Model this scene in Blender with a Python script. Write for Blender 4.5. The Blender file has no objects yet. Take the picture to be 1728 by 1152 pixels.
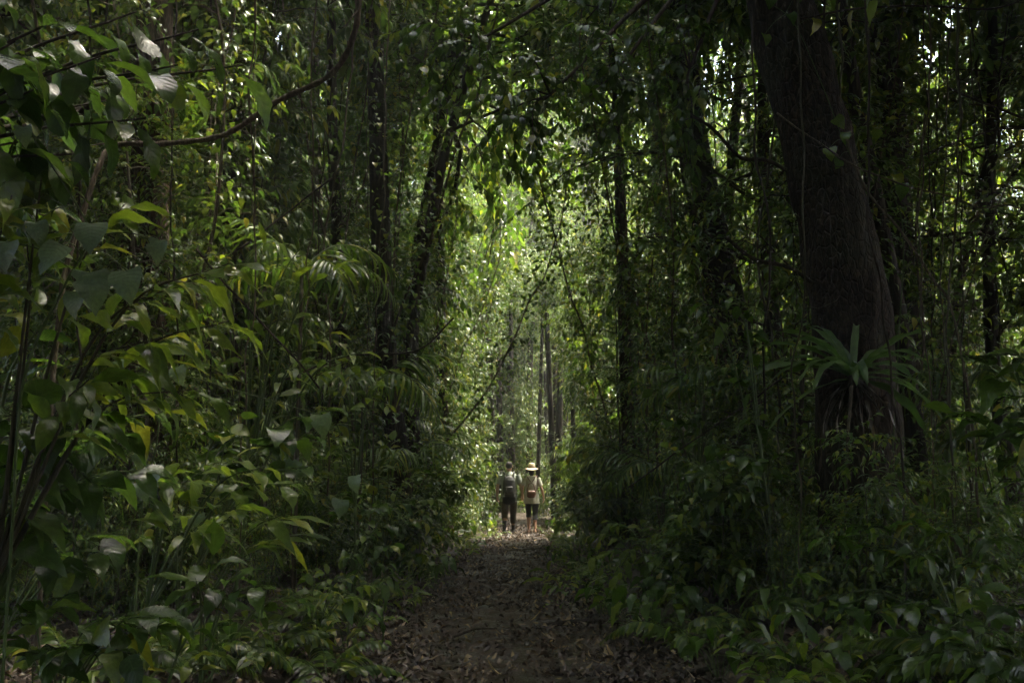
import bpy, math, random
import numpy as np
from mathutils import Vector, Matrix, noise as mnoise

random.seed(7)
RNG = np.random.default_rng(7)
SC = bpy.context.scene
COL = SC.collection
R = math.radians

# ------------------------------------------------------------------ camera, light, exposure
CAM_H, PITCH, FPX = 1.55, math.atan((797 - 576) / 1680), 1680.0
cam_d = bpy.data.cameras.new('camera'); cam = bpy.data.objects.new('camera', cam_d); COL.objects.link(cam)
cam_d.sensor_width = 36; cam_d.lens = 35.0; cam_d.clip_start = 0.05; cam_d.clip_end = 2000
cam.location = (0, 0, CAM_H); cam.rotation_euler = (R(90) + PITCH, 0, 0)
SC.camera = cam

SUN_EL, SUN_AZ = R(68), R(66)         # azimuth from +Y (straight ahead), clockwise
world = bpy.data.worlds.new('World'); SC.world = world; world.use_nodes = True
wn = world.node_tree.nodes; wl = world.node_tree.links
sky = wn.new('ShaderNodeTexSky'); sky.sky_type = 'NISHITA'; sky.sun_disc = False
sky.sun_elevation = SUN_EL; sky.sun_rotation = SUN_AZ
sky.air_density = 1.0; sky.dust_density = 6.0; sky.ozone_density = 0.2
wl.new(sky.outputs[0], wn['Background'].inputs[0]); wn['Background'].inputs[1].default_value = 0.15

sun_d = bpy.data.lights.new('sun', 'SUN'); sun = bpy.data.objects.new('sun', sun_d); COL.objects.link(sun)
sun_d.energy = 3.2; sun_d.angle = R(8); sun_d.color = (1.0, 0.92, 0.76)
sd = Vector((math.sin(SUN_AZ) * math.cos(SUN_EL), math.cos(SUN_AZ) * math.cos(SUN_EL), math.sin(SUN_EL)))
sun.rotation_euler = sd.to_track_quat('Z', 'Y').to_euler()
sun.location = (0, 30, 60)

vs = SC.view_settings
vs.view_transform = 'Standard'; vs.look = 'None'; vs.gamma = 1.0; vs.use_curve_mapping = False
vs.exposure = 3.12
cy = SC.cycles
cy.use_denoising = True; cy.debug_use_spatial_splits = True
cy.use_adaptive_sampling = True; cy.adaptive_threshold = 0.05
cy.max_bounces = 3; cy.diffuse_bounces = 2; cy.glossy_bounces = 1; cy.transmission_bounces = 3
cy.volume_bounces = 0; cy.transparent_max_bounces = 4
cy.sample_clamp_indirect = 6.0
cy.caustics_reflective = False; cy.caustics_refractive = False

# ------------------------------------------------------------------ helpers
FWD = Vector((0, math.cos(PITCH), math.sin(PITCH))); UPV = Vector((0, -math.sin(PITCH), math.cos(PITCH)))
def at(px, py, Y):
    """world point at forward distance Y under a pixel of the photograph"""
    d = FWD + Vector((1, 0, 0)) * ((px - 864) / FPX) + UPV * ((576 - py) / FPX)
    return Vector((0, 0, CAM_H)) + d * (Y / d.y)

def path_c(y):
    return float(np.interp(y, [0, 8, 14, 20, 26, 31, 34, 37, 42, 60], [0.0, -0.05, -0.15, 0.08, 0.34, 0.65, 1.6, 3.6, 8.0, 24.0]))
def path_w(y):
    return float(np.interp(y, [0, 7, 14, 26, 34, 60], [1.3, 1.2, 0.98, 0.68, 0.6, 0.6]))
def gz(x, y):
    """height of the forest floor"""
    c = abs(x - path_c(y)); w = path_w(y)
    bank = min(max((c - w) / 1.6, 0), 1); bank = bank * bank * (3 - 2 * bank) * 0.22
    n = mnoise.noise(Vector((x * 0.5, y * 0.5, 0))) * 0.05 + mnoise.noise(Vector((x * 0.13, y * 0.13, 5))) * 0.12 * min(c / 3, 1)
    n += mnoise.noise(Vector((x * 1.7, y * 1.7, 3))) * 0.02
    return bank + n
def gpt(x, y, dz=0.0):
    return Vector((x, y, gz(x, y) + dz))

class Geo:
    """collects vertices and faces, builds ONE mesh"""
    def __init__(s): s.v = []; s.f = []; s.uv = []; s.n = 0
    def add(s, v, faces, uv=None):
        v = np.asarray(v, dtype=np.float32).reshape(-1, 3)
        if uv is None: uv = np.zeros((len(v), 2), np.float32)
        s.v.append(v); s.uv.append(np.asarray(uv, np.float32))
        for f in faces:
            f = np.asarray(f, dtype=np.int32)
            if len(f): s.f.append(f + s.n)
        s.n += len(v)
    def mesh(s, name, mat, smooth=True):
        V = np.concatenate(s.v); UV = np.concatenate(s.uv)
        loops = np.concatenate([f.ravel() for f in s.f])
        tot = np.concatenate([np.full(len(f), f.shape[1], np.int32) for f in s.f])
        start = np.concatenate([[0], np.cumsum(tot)[:-1]]).astype(np.int32)
        me = bpy.data.meshes.new(name)
        me.vertices.add(len(V)); me.vertices.foreach_set('co', V.ravel())
        me.loops.add(len(loops)); me.loops.foreach_set('vertex_index', loops)
        me.polygons.add(len(tot)); me.polygons.foreach_set('loop_start', start)
        me.polygons.foreach_set('use_smooth', np.full(len(tot), smooth))
        ul = me.uv_layers.new(name='UVMap'); ul.data.foreach_set('uv', UV[loops].ravel())
        me.update(calc_edges=True); me.validate()
        if mat: me.materials.append(mat)
        return me

def ob(name, data, parent=None, M=None, kind=None):
    o = bpy.data.objects.new(name, data); COL.objects.link(o)
    if parent: o.parent = parent
    if M is not None: o.matrix_local = M
    if kind: o['kind'] = kind
    return o
def tag(o, label, cat, group=None):
    o['label'] = label; o['category'] = cat
    if group: o['group'] = group
    return o
def thing(name, label, cat, loc=(0, 0, 0), rz=0.0, group=None, sc=1.0):
    o = bpy.data.objects.new(name, None); COL.objects.link(o)
    o.empty_display_size = 0.1
    o.location = loc; o.rotation_euler = (0, 0, rz); o.scale = (sc, sc, sc)
    return tag(o, label, cat, group)
def copy_tree(root, label, loc, rz, sc, tilt=(0, 0)):
    r = root.copy(); COL.objects.link(r); r.location = loc; r.rotation_euler = (tilt[0], tilt[1], rz)
    r.scale = sc if hasattr(sc, '__len__') else (sc, sc, sc); r['label'] = label
    for ch in list(root.children):
        c = ch.copy(); COL.objects.link(c); c.parent = r
        for g in list(ch.children):
            d = g.copy(); COL.objects.link(d); d.parent = c
    return r

ORD = ('first second third fourth fifth sixth seventh eighth ninth tenth eleventh twelfth thirteenth fourteenth fifteenth sixteenth '
       'seventeenth eighteenth nineteenth twentieth').split()
TENS = {20: 'twenty', 30: 'thirty', 40: 'forty', 50: 'fifty', 60: 'sixty', 70: 'seventy', 80: 'eighty', 90: 'ninety'}
TENTH = {30: 'thirtieth', 40: 'fortieth', 50: 'fiftieth', 60: 'sixtieth', 70: 'seventieth', 80: 'eightieth', 90: 'ninetieth'}
def ordinal(n):
    if n <= 20: return ORD[n - 1]
    t, u = n // 10 * 10, n % 10
    return TENTH[t] if u == 0 else TENS[t] + '-' + ORD[u - 1]

# ------------------------------------------------------------------ materials
def new_mat(name):
    m = bpy.data.materials.new(name); m.use_nodes = True
    nt = m.node_tree; b = nt.nodes['Principled BSDF']
    return m, nt, b
def N(nt, t, **kw):
    n = nt.nodes.new(t)
    for k, v in kw.items(): setattr(n, k, v)
    return n
def ramp(nt, stops):
    r = N(nt, 'ShaderNodeValToRGB'); e = r.color_ramp.elements
    while len(e) > 1: e.remove(e[-1])
    e[0].position = stops[0][0]; e[0].color = (*stops[0][1], 1)
    for p, c in stops[1:]:
        x = e.new(p); x.color = (*c, 1)
    return r
def math_n(nt, op, a, b=None, clamp=False):
    n = N(nt, 'ShaderNodeMath', operation=op, use_clamp=clamp)
    for i, v in enumerate((a, b)):
        if v is None: continue
        if isinstance(v, (int, float)): n.inputs[i].default_value = v
        else: nt.links.new(v, n.inputs[i])
    return n.outputs[0]

def leaf_mat(name, stops, trans=0.38, rough=0.3, veins=0.0, tboost=(2.0, 2.1, 1.2), spec=0.5, wear=0.0):
    m, nt, b = new_mat(name); L = nt.links
    info = N(nt, 'ShaderNodeObjectInfo'); geo = N(nt, 'ShaderNodeNewGeometry')
    s = math_n(nt, 'FRACT', math_n(nt, 'ADD', info.outputs['Random'], geo.outputs['Random Per Island']))
    r = ramp(nt, stops); L.new(s, r.inputs[0])
    tc = N(nt, 'ShaderNodeTexCoord')
    nz = N(nt, 'ShaderNodeTexNoise'); nz.inputs['Scale'].default_value = 9.0; L.new(tc.outputs['Object'], nz.inputs['Vector'])
    mr = N(nt, 'ShaderNodeMapRange'); L.new(nz.outputs[0], mr.inputs[0]); mr.inputs[1].default_value = 0.3; mr.inputs[2].default_value = 0.7
    mr.inputs[3].default_value = 0.8; mr.inputs[4].default_value = 1.2
    mul = N(nt, 'ShaderNodeMix', data_type='RGBA', blend_type='MULTIPLY'); mul.inputs[0].default_value = 1
    L.new(r.outputs[0], mul.inputs[6]); L.new(mr.outputs[0], mul.inputs[7])
    col = mul.outputs[2]
    rough_out = None
    if veins:
        uv = N(nt, 'ShaderNodeUVMap'); sep = N(nt, 'ShaderNodeSeparateXYZ'); L.new(uv.outputs[0], sep.inputs[0])
        au = math_n(nt, 'ABSOLUTE', math_n(nt, 'SUBTRACT', math_n(nt, 'MULTIPLY', sep.outputs[0], 2.0), 1.0))
        nv = N(nt, 'ShaderNodeTexNoise'); nv.inputs['Scale'].default_value = 2.5; L.new(tc.outputs['Object'], nv.inputs['Vector'])
        ph = math_n(nt, 'ADD', math_n(nt, 'SUBTRACT', sep.outputs[1], math_n(nt, 'MULTIPLY', au, 0.22)), math_n(nt, 'MULTIPLY', nv.outputs[0], 0.12))
        w = math_n(nt, 'ABSOLUTE', math_n(nt, 'SINE', math_n(nt, 'MULTIPLY', ph, 28.0)))
        side = math_n(nt, 'SUBTRACT', 1.0, math_n(nt, 'MULTIPLY', w, 5.0), True)
        mid = math_n(nt, 'SUBTRACT', 1.0, math_n(nt, 'MULTIPLY', au, 16.0), True)
        v = math_n(nt, 'MAXIMUM', side, mid)
        vm = N(nt, 'ShaderNodeMix', data_type='RGBA'); L.new(math_n(nt, 'MULTIPLY', v, 0.22), vm.inputs[0])
        L.new(col, vm.inputs[6]); vm.inputs[7].default_value = (0.12, 0.19, 0.06, 1); col = vm.outputs[2]
        bp = N(nt, 'ShaderNodeBump'); bp.inputs['Strength'].default_value = veins; bp.inputs['Distance'].default_value = 0.004
        hh = math_n(nt, 'ADD', math_n(nt, 'MULTIPLY', w, 1.0), math_n(nt, 'MULTIPLY', v, -0.6))
        L.new(hh, bp.inputs['Height']); L.new(bp.outputs[0], b.inputs['Normal'])
    if wear:
        n2 = N(nt, 'ShaderNodeTexNoise'); n2.inputs['Scale'].default_value = 22.0; L.new(tc.outputs['Object'], n2.inputs['Vector'])
        g = math_n(nt, 'GREATER_THAN', n2.outputs[0], 0.72)
        wm = N(nt, 'ShaderNodeMix', data_type='RGBA'); L.new(math_n(nt, 'MULTIPLY', g, wear), wm.inputs[0])
        L.new(col, wm.inputs[6]); wm.inputs[7].default_value = (0.10, 0.075, 0.03, 1); col = wm.outputs[2]
    L.new(col, b.inputs['Base Color']); b.inputs['Roughness'].default_value = rough
    b.inputs['Specular IOR Level'].default_value = spec
    tr = N(nt, 'ShaderNodeBsdfTranslucent')
    tm = N(nt, 'ShaderNodeMix', data_type='RGBA', blend_type='MULTIPLY'); tm.inputs[0].default_value = 1
    L.new(col, tm.inputs[6]); tm.inputs[7].default_value = (*tboost, 1); L.new(tm.outputs[2], tr.inputs[0])
    mx = N(nt, 'ShaderNodeMixShader'); mx.inputs[0].default_value = trans
    L.new(b.outputs[0], mx.inputs[1]); L.new(tr.outputs[0], mx.inputs[2])
    L.new(mx.outputs[0], nt.nodes['Material Output'].inputs[0])
    return m

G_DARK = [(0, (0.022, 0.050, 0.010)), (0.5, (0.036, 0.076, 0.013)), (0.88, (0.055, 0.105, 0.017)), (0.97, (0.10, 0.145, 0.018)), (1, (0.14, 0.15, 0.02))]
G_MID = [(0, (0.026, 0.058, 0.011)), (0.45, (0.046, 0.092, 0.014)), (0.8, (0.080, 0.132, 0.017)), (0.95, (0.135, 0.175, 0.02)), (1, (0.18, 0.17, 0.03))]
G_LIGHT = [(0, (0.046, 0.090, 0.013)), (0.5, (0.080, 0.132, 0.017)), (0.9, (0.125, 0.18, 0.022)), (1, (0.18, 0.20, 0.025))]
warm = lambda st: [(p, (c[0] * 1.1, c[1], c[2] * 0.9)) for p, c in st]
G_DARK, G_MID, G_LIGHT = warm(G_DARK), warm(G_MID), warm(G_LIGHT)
M = {}
M['leaf'] = leaf_mat('leaf_midwood', G_MID)
M['leaf_crown'] = leaf_mat('leaf_canopy', G_MID, trans=0.45)
M['leaf_far'] = leaf_mat('leaf_canopy_sun_painted', [(0, (0.075, 0.12, 0.018)), (0.5, (0.115, 0.165, 0.024)), (0.9, (0.165, 0.21, 0.03)), (1, (0.22, 0.23, 0.03))], trans=0.5, rough=0.6, spec=0.2)  # leaf colour lightened so the trees beyond the bend look sunlit
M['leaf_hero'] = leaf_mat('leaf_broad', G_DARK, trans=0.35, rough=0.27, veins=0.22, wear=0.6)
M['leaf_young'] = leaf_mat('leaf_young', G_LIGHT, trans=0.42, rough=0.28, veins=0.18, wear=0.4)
M['leaf_heart'] = leaf_mat('leaf_heart', [(0, (0.075, 0.12, 0.055)), (1, (0.11, 0.16, 0.075))], trans=0.2, rough=0.34, veins=0.25, wear=0.2, spec=0.9)  # base colour paled to imitate the sky reflected on the leaves
M['leaf_palm'] = leaf_mat('leaf_palm', G_MID, trans=0.4, rough=0.34)
M['leaf_strap'] = leaf_mat('leaf_strap', [(0, (0.04, 0.08, 0.018)), (1, (0.07, 0.12, 0.028))], trans=0.35, rough=0.4, veins=0.2, spec=0.35, wear=0.5)
M['leaf_dry'] = leaf_mat('leaf_dead_brown', [(0, (0.016, 0.010, 0.006)), (0.5, (0.036, 0.022, 0.012)), (0.78, (0.075, 0.05, 0.028)), (0.92, (0.17, 0.125, 0.07)), (1, (0.27, 0.20, 0.09))],
                         trans=0.12, rough=0.5, tboost=(1.3, 1.1, 0.8))
M['leaf_dryyellow'] = leaf_mat('leaf_fallen_pale', [(0, (0.13, 0.085, 0.045)), (0.5, (0.22, 0.155, 0.075)), (0.85, (0.30, 0.21, 0.06)), (1, (0.33, 0.20, 0.03))], trans=0.15, rough=0.5, tboost=(1.2, 1.0, 0.6))

def bark_mat(name, c1, c2, c3, sc=6.0, stretch=0.16, bump=0.6, rough=0.85, moss=0.25):
    m, nt, b = new_mat(name); L = nt.links
    tc = N(nt, 'ShaderNodeTexCoord'); mp = N(nt, 'ShaderNodeMapping'); mp.inputs['Scale'].default_value = (1, 1, stretch)
    L.new(tc.outputs['Object'], mp.inputs[0])
    nz = N(nt, 'ShaderNodeTexNoise'); nz.inputs['Scale'].default_value = sc * 3; nz.inputs['Detail'].default_value = 8; nz.inputs['Roughness'].default_value = 0.68
    L.new(mp.outputs[0], nz.inputs['Vector'])
    vo = N(nt, 'ShaderNodeTexVoronoi', feature='DISTANCE_TO_EDGE'); vo.inputs['Scale'].default_value = sc * 2.2; L.new(mp.outputs[0], vo.inputs['Vector'])
    r = ramp(nt, [(0.3, c1), (0.5, c2), (0.72, c3)]); L.new(nz.outputs[0], r.inputs[0])
    big = N(nt, 'ShaderNodeTexNoise'); big.inputs['Scale'].default_value = 1.3; big.inputs['Detail'].default_value = 5; L.new(tc.outputs['Object'], big.inputs['Vector'])
    ms = N(nt, 'ShaderNodeMapRange'); L.new(big.outputs[0], ms.inputs[0]); ms.inputs[1].default_value = 0.52; ms.inputs[2].default_value = 0.68; ms.inputs[4].default_value = moss
    mm = N(nt, 'ShaderNodeMix', data_type='RGBA'); L.new(ms.outputs[0], mm.inputs[0]); L.new(r.outputs[0], mm.inputs[6]); mm.inputs[7].default_value = (0.035, 0.05, 0.02, 1)
    L.new(mm.outputs[2], b.inputs['Base Color']); b.inputs['Roughness'].default_value = rough; b.inputs['Specular IOR Level'].default_value = 0.15
    h = math_n(nt, 'ADD', nz.outputs[0], math_n(nt, 'MULTIPLY', math_n(nt, 'MINIMUM', vo.outputs[0], 0.12), 4.0))
    bp = N(nt, 'ShaderNodeBump'); bp.inputs['Strength'].default_value = bump; bp.inputs['Distance'].default_value = 0.03
    L.new(h, bp.inputs['Height']); L.new(bp.outputs[0], b.inputs['Normal'])
    return m
M['bark_dark'] = bark_mat('bark_dark', (0.010, 0.008, 0.006), (0.03, 0.023, 0.017), (0.08, 0.062, 0.044))
M['bark_big'] = bark_mat('bark_rough_brown', (0.006, 0.0045, 0.003), (0.02, 0.014, 0.009), (0.08, 0.052, 0.032), sc=7, stretch=0.42, bump=1.0)
M['bark_pale'] = bark_mat('bark_pale', (0.07, 0.06, 0.045), (0.15, 0.13, 0.10), (0.27, 0.24, 0.19), moss=0.5)
M['bark_peel'] = bark_mat('bark_peeling', (0.012, 0.009, 0.007), (0.045, 0.032, 0.022), (0.19, 0.13, 0.085))
M['stem'] = bark_mat('stem_green_brown', (0.025, 0.025, 0.013), (0.05, 0.045, 0.025), (0.09, 0.08, 0.045), sc=14, bump=0.3, rough=0.7)
M['stem_green'] = bark_mat('stem_green', (0.04, 0.06, 0.018), (0.06, 0.09, 0.025), (0.09, 0.12, 0.04), sc=14, bump=0.2, rough=0.5)
M['liana'] = bark_mat('liana_bark', (0.03, 0.023, 0.015), (0.075, 0.06, 0.04), (0.16, 0.13, 0.09), sc=16, bump=0.5, moss=0.3)

def ground_mat(name, stops, rough=(0.45, 0.85), sc=1.0, bump=0.7):
    m, nt, b = new_mat(name); L = nt.links
    tc = N(nt, 'ShaderNodeTexCoord')
    n1 = N(nt, 'ShaderNodeTexNoise'); n1.inputs['Scale'].default_value = 2.2 * sc; n1.inputs['Detail'].default_value = 10; n1.inputs['Roughness'].default_value = 0.7
    n2 = N(nt, 'ShaderNodeTexNoise'); n2.inputs['Scale'].default_value = 16 * sc; n2.inputs['Detail'].default_value = 8; n2.inputs['Roughness'].default_value = 0.7
    for n in (n1, n2): L.new(tc.outputs['Object'], n.inputs['Vector'])
    mixv = math_n(nt, 'ADD', math_n(nt, 'MULTIPLY', n1.outputs[0], 0.55), math_n(nt, 'MULTIPLY', n2.outputs[0], 0.45))
    r = ramp(nt, stops); L.new(mixv, r.inputs[0]); L.new(r.outputs[0], b.inputs['Base Color'])
    mr = N(nt, 'ShaderNodeMapRange'); L.new(n1.outputs[0], mr.inputs[0]); mr.inputs[1].default_value = 0.38; mr.inputs[2].default_value = 0.62
    mr.inputs[3].default_value = rough[0]; mr.inputs[4].default_value = rough[1]; L.new(mr.outputs[0], b.inputs['Roughness'])
    b.inputs['Specular IOR Level'].default_value = 0.3
    bp = N(nt, 'ShaderNodeBump'); bp.inputs['Strength'].default_value = bump; bp.inputs['Distance'].default_value = 0.04
    L.new(mixv, bp.inputs['Height']); L.new(bp.outputs[0], b.inputs['Normal'])
    return m
M['soil'] = ground_mat('forest_soil', [(0.3, (0.018, 0.012, 0.008)), (0.5, (0.04, 0.028, 0.018)), (0.7, (0.075, 0.055, 0.036))])
M['mud'] = ground_mat('trodden_mud', [(0.36, (0.007, 0.0042, 0.0022)), (0.5, (0.028, 0.018, 0.0095)), (0.62, (0.075, 0.051, 0.029))], rough=(0.3, 0.95), sc=1.6, bump=1.0)

def plain(name, col, rough=0.8, var=0.25, sc=30.0, bump=0.15):
    m, nt, b = new_mat(name); L = nt.links
    tc = N(nt, 'ShaderNodeTexCoord'); nz = N(nt, 'ShaderNodeTexNoise'); nz.inputs['Scale'].default_value = sc; nz.inputs['Detail'].default_value = 5
    L.new(tc.outputs['Object'], nz.inputs['Vector'])
    lo = tuple(c * (1 - var) for c in col); hi = tuple(min(1, c * (1 + var)) for c in col)
    r = ramp(nt, [(0.3, lo), (0.7, hi)]); L.new(nz.outputs[0], r.inputs[0]); L.new(r.outputs[0], b.inputs['Base Color'])
    b.inputs['Roughness'].default_value = rough
    bp = N(nt, 'ShaderNodeBump'); bp.inputs['Strength'].default_value = bump; bp.inputs['Distance'].default_value = 0.01
    L.new(nz.outputs[0], bp.inputs['Height']); L.new(bp.outputs[0], b.inputs['Normal'])
    return m
M['stone'] = plain('wet_stone', (0.05, 0.047, 0.04), 0.45, 0.45, 9, 0.6)

# ------------------------------------------------------------------ leaf shapes
def leaf_outline(kind, v):
    if kind == 'elliptic':  w = 0.21 * math.sin(math.pi * min(v / 0.86, 1)) ** 0.9 if v < 0.86 else 0.0; w = max(w, 0.012 + 0.03 * (1 - v))
    elif kind == 'lance':   w = 0.13 * math.sin(math.pi * v ** 0.8) ** 0.85
    elif kind == 'obovate': w = 0.19 * math.sin(math.pi * v ** 1.5) ** 0.8
    elif kind == 'heart':   w = 0.44 * (max(0.0, math.sin(math.pi * min(1, (v + 0.03) ** 0.62))) ** 0.8 if v < 0.969 else 0)
    elif kind == 'ovate':   w = 0.27 * math.sin(math.pi * v ** 0.62) ** 0.9
    elif kind == 'strap':   w = 0.055 * (math.sin(math.pi * (0.12 + 0.88 * v) ** 1.2) ** 0.5)
    elif kind == 'leaflet': w = 0.045 * math.sin(math.pi * (0.06 + 0.94 * v) ** 0.8) ** 0.7
    return max(w, 0.0)
def leaf_arrays(kind, rows, fold=0.25, curl=0.25, wave=0.0, twist=0.0, seed=0, ragged=0.0):
    """unit leaf along +Y, upper side +Z: verts, [tris, quads], uv"""
    rn = random.Random(seed)
    v = []; uv = []
    vmin = -0.10 if kind == 'heart' else 0.0
    ph = rn.random() * 6; wl, wr = 1 + ragged * rn.uniform(-1, 1), 1 + ragged * rn.uniform(-1, 1); bend = ragged * rn.uniform(-0.5, 0.5)
    bites = {(rn.randrange(2, max(3, rows - 1)), rn.choice((-1, 1))): rn.uniform(0.6, 0.85) for _ in range(1)} if ragged else {}
    v.append((0, 0, 0)); uv.append((0.5, 0))
    for i in range(1, rows):
        t = i / rows
        w = leaf_outline(kind, t)
        zc = -curl * t * t + 0.06 * math.sin(t * 3)
        yy = t * (1 - 0.22 * curl * t)
        a = twist * t
        for sgn in (-1, 0, 1):
            x = sgn * w * (wl if sgn < 0 else wr) * (1 + ragged * rn.uniform(-0.3, 0.3)) * bites.get((i, sgn), 1.0); z = fold * abs(x) + wave * math.sin(t * 17 + ph + sgn) * (sgn != 0)
            back = -0.2 * (1 - t) ** 5 if (kind == 'heart' and sgn) else 0
            v.append((x * math.cos(a) - z * math.sin(a) + bend * t * t, yy + back, zc + x * math.sin(a) + z * math.cos(a))); uv.append((0.5 + 0.5 * sgn, t))
    v.append((bend, 1 * (1 - 0.22 * curl), -curl)); uv.append((0.5, 1))
    tris = [(0, 2, 1), (0, 3, 2)]; quads = []
    for i in range(rows - 2):
        a = 1 + 3 * i; b = a + 3
        quads += [(a, a + 1, b + 1, b), (a + 1, a + 2, b + 2, b + 1)]
    a = 1 + 3 * (rows - 2); tip = len(v) - 1
    tris += [(a, a + 1, tip), (a + 1, a + 2, tip)]
    return np.array(v, np.float32), [np.array(tris, np.int32), np.array(quads, np.int32).reshape(-1, 4)], np.array(uv, np.float32)

_leafcache = {}
def leaf_meshes(kind, mat, n=6, rows=11, fold=0.25, curl=0.3, wave=0.012):
    n = 3 if kind == 'leaflet' else 6; key = (kind, mat, fold, curl)
    if key not in _leafcache:
        out = []
        for i in range(n):
            g = Geo(); v, f, uv = leaf_arrays(kind, rows, fold * (0.4 + 0.35 * (i % 4)), curl * (0.3, 1.0, 1.7, 0.6, 1.3, 2.1)[i], wave * (1 + i % 3), (-0.45, 0.0, 0.5, 0.2, -0.8, 0.9)[i], i, 0 if kind == 'leaflet' else 0.10)
            if kind not in ('leaflet',):                       # the leaf stalk
                tv, tf = tube_arrays([(0, -0.16, 0.02), (0, -0.05, 0.005), (0, 0.03, -0.002)], [0.009, 0.008, 0.006], 3)
                g.add(tv, tf, np.tile([[0.5, 0]], (len(tv), 1)))
            g.add(v, f, uv)
            out.append(g.mesh('leaf_' + kind, M[mat]))
        _leafcache[key] = out
    return _leafcache[key]

def tube_arrays(pts, radii, k=6, cap=True):
    P = np.array([tuple(p) for p in pts], float); n = len(P)
    T = np.gradient(P, axis=0); T /= np.linalg.norm(T, axis=1)[:, None] + 1e-9
    u = np.cross(T[0], (0, 0, 1.0))
    if np.linalg.norm(u) < 1e-3: u = np.cross(T[0], (1.0, 0, 0))
    u /= np.linalg.norm(u)
    ang = np.arange(k) * 2 * math.pi / k
    V = np.zeros((n, k, 3))
    for i in range(n):
        u = u - T[i] * np.dot(u, T[i]); u /= np.linalg.norm(u) + 1e-9
        w = np.cross(T[i], u)
        V[i] = P[i] + radii[i] * (np.cos(ang)[:, None] * u + np.sin(ang)[:, None] * w)
    i, j = np.meshgrid(np.arange(n - 1), np.arange(k), indexing='ij')
    a = i * k + j; b = i * k + (j + 1) % k
    Q = np.stack([a, b, b + k, a + k], -1).reshape(-1, 4)
    V = V.reshape(-1, 3); faces = [Q]
    if cap:
        V = np.vstack([V, P[0] - T[0] * radii[0] * 0.3, P[-1] + T[-1] * radii[-1] * 0.6])
        e0 = n * k; e1 = e0 + 1; jj = np.arange(k); j2 = (jj + 1) % k
        faces.append(np.vstack([np.stack([jj * 0 + e0, j2, jj], -1), np.stack([jj * 0 + e1, (n - 1) * k + jj, (n - 1) * k + j2], -1)]))
    return V, faces
def add_tube(g, pts, radii, k=6):
    v, f = tube_arrays(pts, radii, k); g.add(v, f)

def spline(pts, n):
    """Catmull-Rom through points"""
    P = [np.array(tuple(p), float) for p in pts]
    P = [2 * P[0] - P[1]] + P + [2 * P[-1] - P[-2]]
    out = []
    m = len(P) - 3
    for s in np.linspace(0, m - 1e-6, n):
        i = int(s); t = s - i; a, b, c, d = P[i:i + 4]
        out.append(0.5 * ((2 * b) + (c - a) * t + (2 * a - 5 * b + 4 * c - d) * t * t + (3 * b - a - 3 * c + d) * t ** 3))
    return np.array(out)

def frame(D, Nn):
    D = D / (np.linalg.norm(D, axis=-1, keepdims=True) + 1e-9)
    X = np.cross(D, Nn); X /= np.linalg.norm(X, axis=-1, keepdims=True) + 1e-9
    Z = np.cross(X, D)
    return X, D, Z

def leaves_geo(g, kind, P, D, Nn, S, rows=4, fold=0.3, curl=0.3, wscale=1.0):
    v, f, uv = leaf_arrays(kind, rows, fold, curl)
    P, D, Nn, S = map(lambda a: np.asarray(a, float), (P, D, Nn, S))
    X, Y, Z = frame(D, Nn)
    V = P[:, None, :] + S[:, None, None] * (v[None, :, 0:1] * wscale * X[:, None] + v[None, :, 1:2] * Y[:, None] + v[None, :, 2:3] * Z[:, None])
    n, k = len(P), len(v)
    off = (np.arange(n) * k)[:, None, None]
    g.add(V.reshape(-1, 3), [(ff[None] + off).reshape(-1, ff.shape[1]) for ff in f], np.tile(uv, (n, 1)))

# ------------------------------------------------------------------ growth
def sprig(rg, pts, n, spread, L, out, start=0.15, droop=0.35, up=1.0):
    """alternate leaves along a twig polyline; appends (P, D, N, S)"""
    pts = np.asarray(pts); m = len(pts)
    for i in range(n):
        t = start + (1 - start) * (i + rg.random() * 0.6) / n
        s = min(t, 0.999) * (m - 1); j = int(s); f = s - j
        p = pts[j] * (1 - f) + pts[j + 1] * f
        tan = pts[j + 1] - pts[j]; tan = tan / (np.linalg.norm(tan) + 1e-9)
        side = np.cross(tan, (0, 0, 1.0)); ns = np.linalg.norm(side)
        side = side / ns if ns > 0.2 else np.array([math.cos(i * 2.4), math.sin(i * 2.4), 0])
        if rg.random() < 0.25 and ns <= 0.5: side = np.array([math.cos(i * 2.4), math.sin(i * 2.4), 0])
        sg = 1 if i % 2 else -1
        a = spread * rg.uniform(0.7, 1.2) * (1 - 0.55 * (t > 0.93))
        d = tan * math.cos(a) + side * sg * math.sin(a) + np.array([0, 0, -droop * rg.uniform(0.3, 1.6)]) + rg.normal(0, 0.12, 3)
        nn = np.array([0, 0, up]) + rg.normal(0, 0.28, 3)
        out.append((p, d, nn, L * rg.uniform(0.65, 1.2)))

def limb(rg, p0, d0, length, n, bend=0.15, grav=0.1):
    pts = [np.array(p0, float)]; d = np.array(d0, float); d /= np.linalg.norm(d)
    for i in range(n):
        d = d + rg.normal(0, bend, 3) + np.array([0, 0, -grav]); d /= np.linalg.norm(d)
        pts.append(pts[-1] + d * length / n)
    return np.array(pts)

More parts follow.
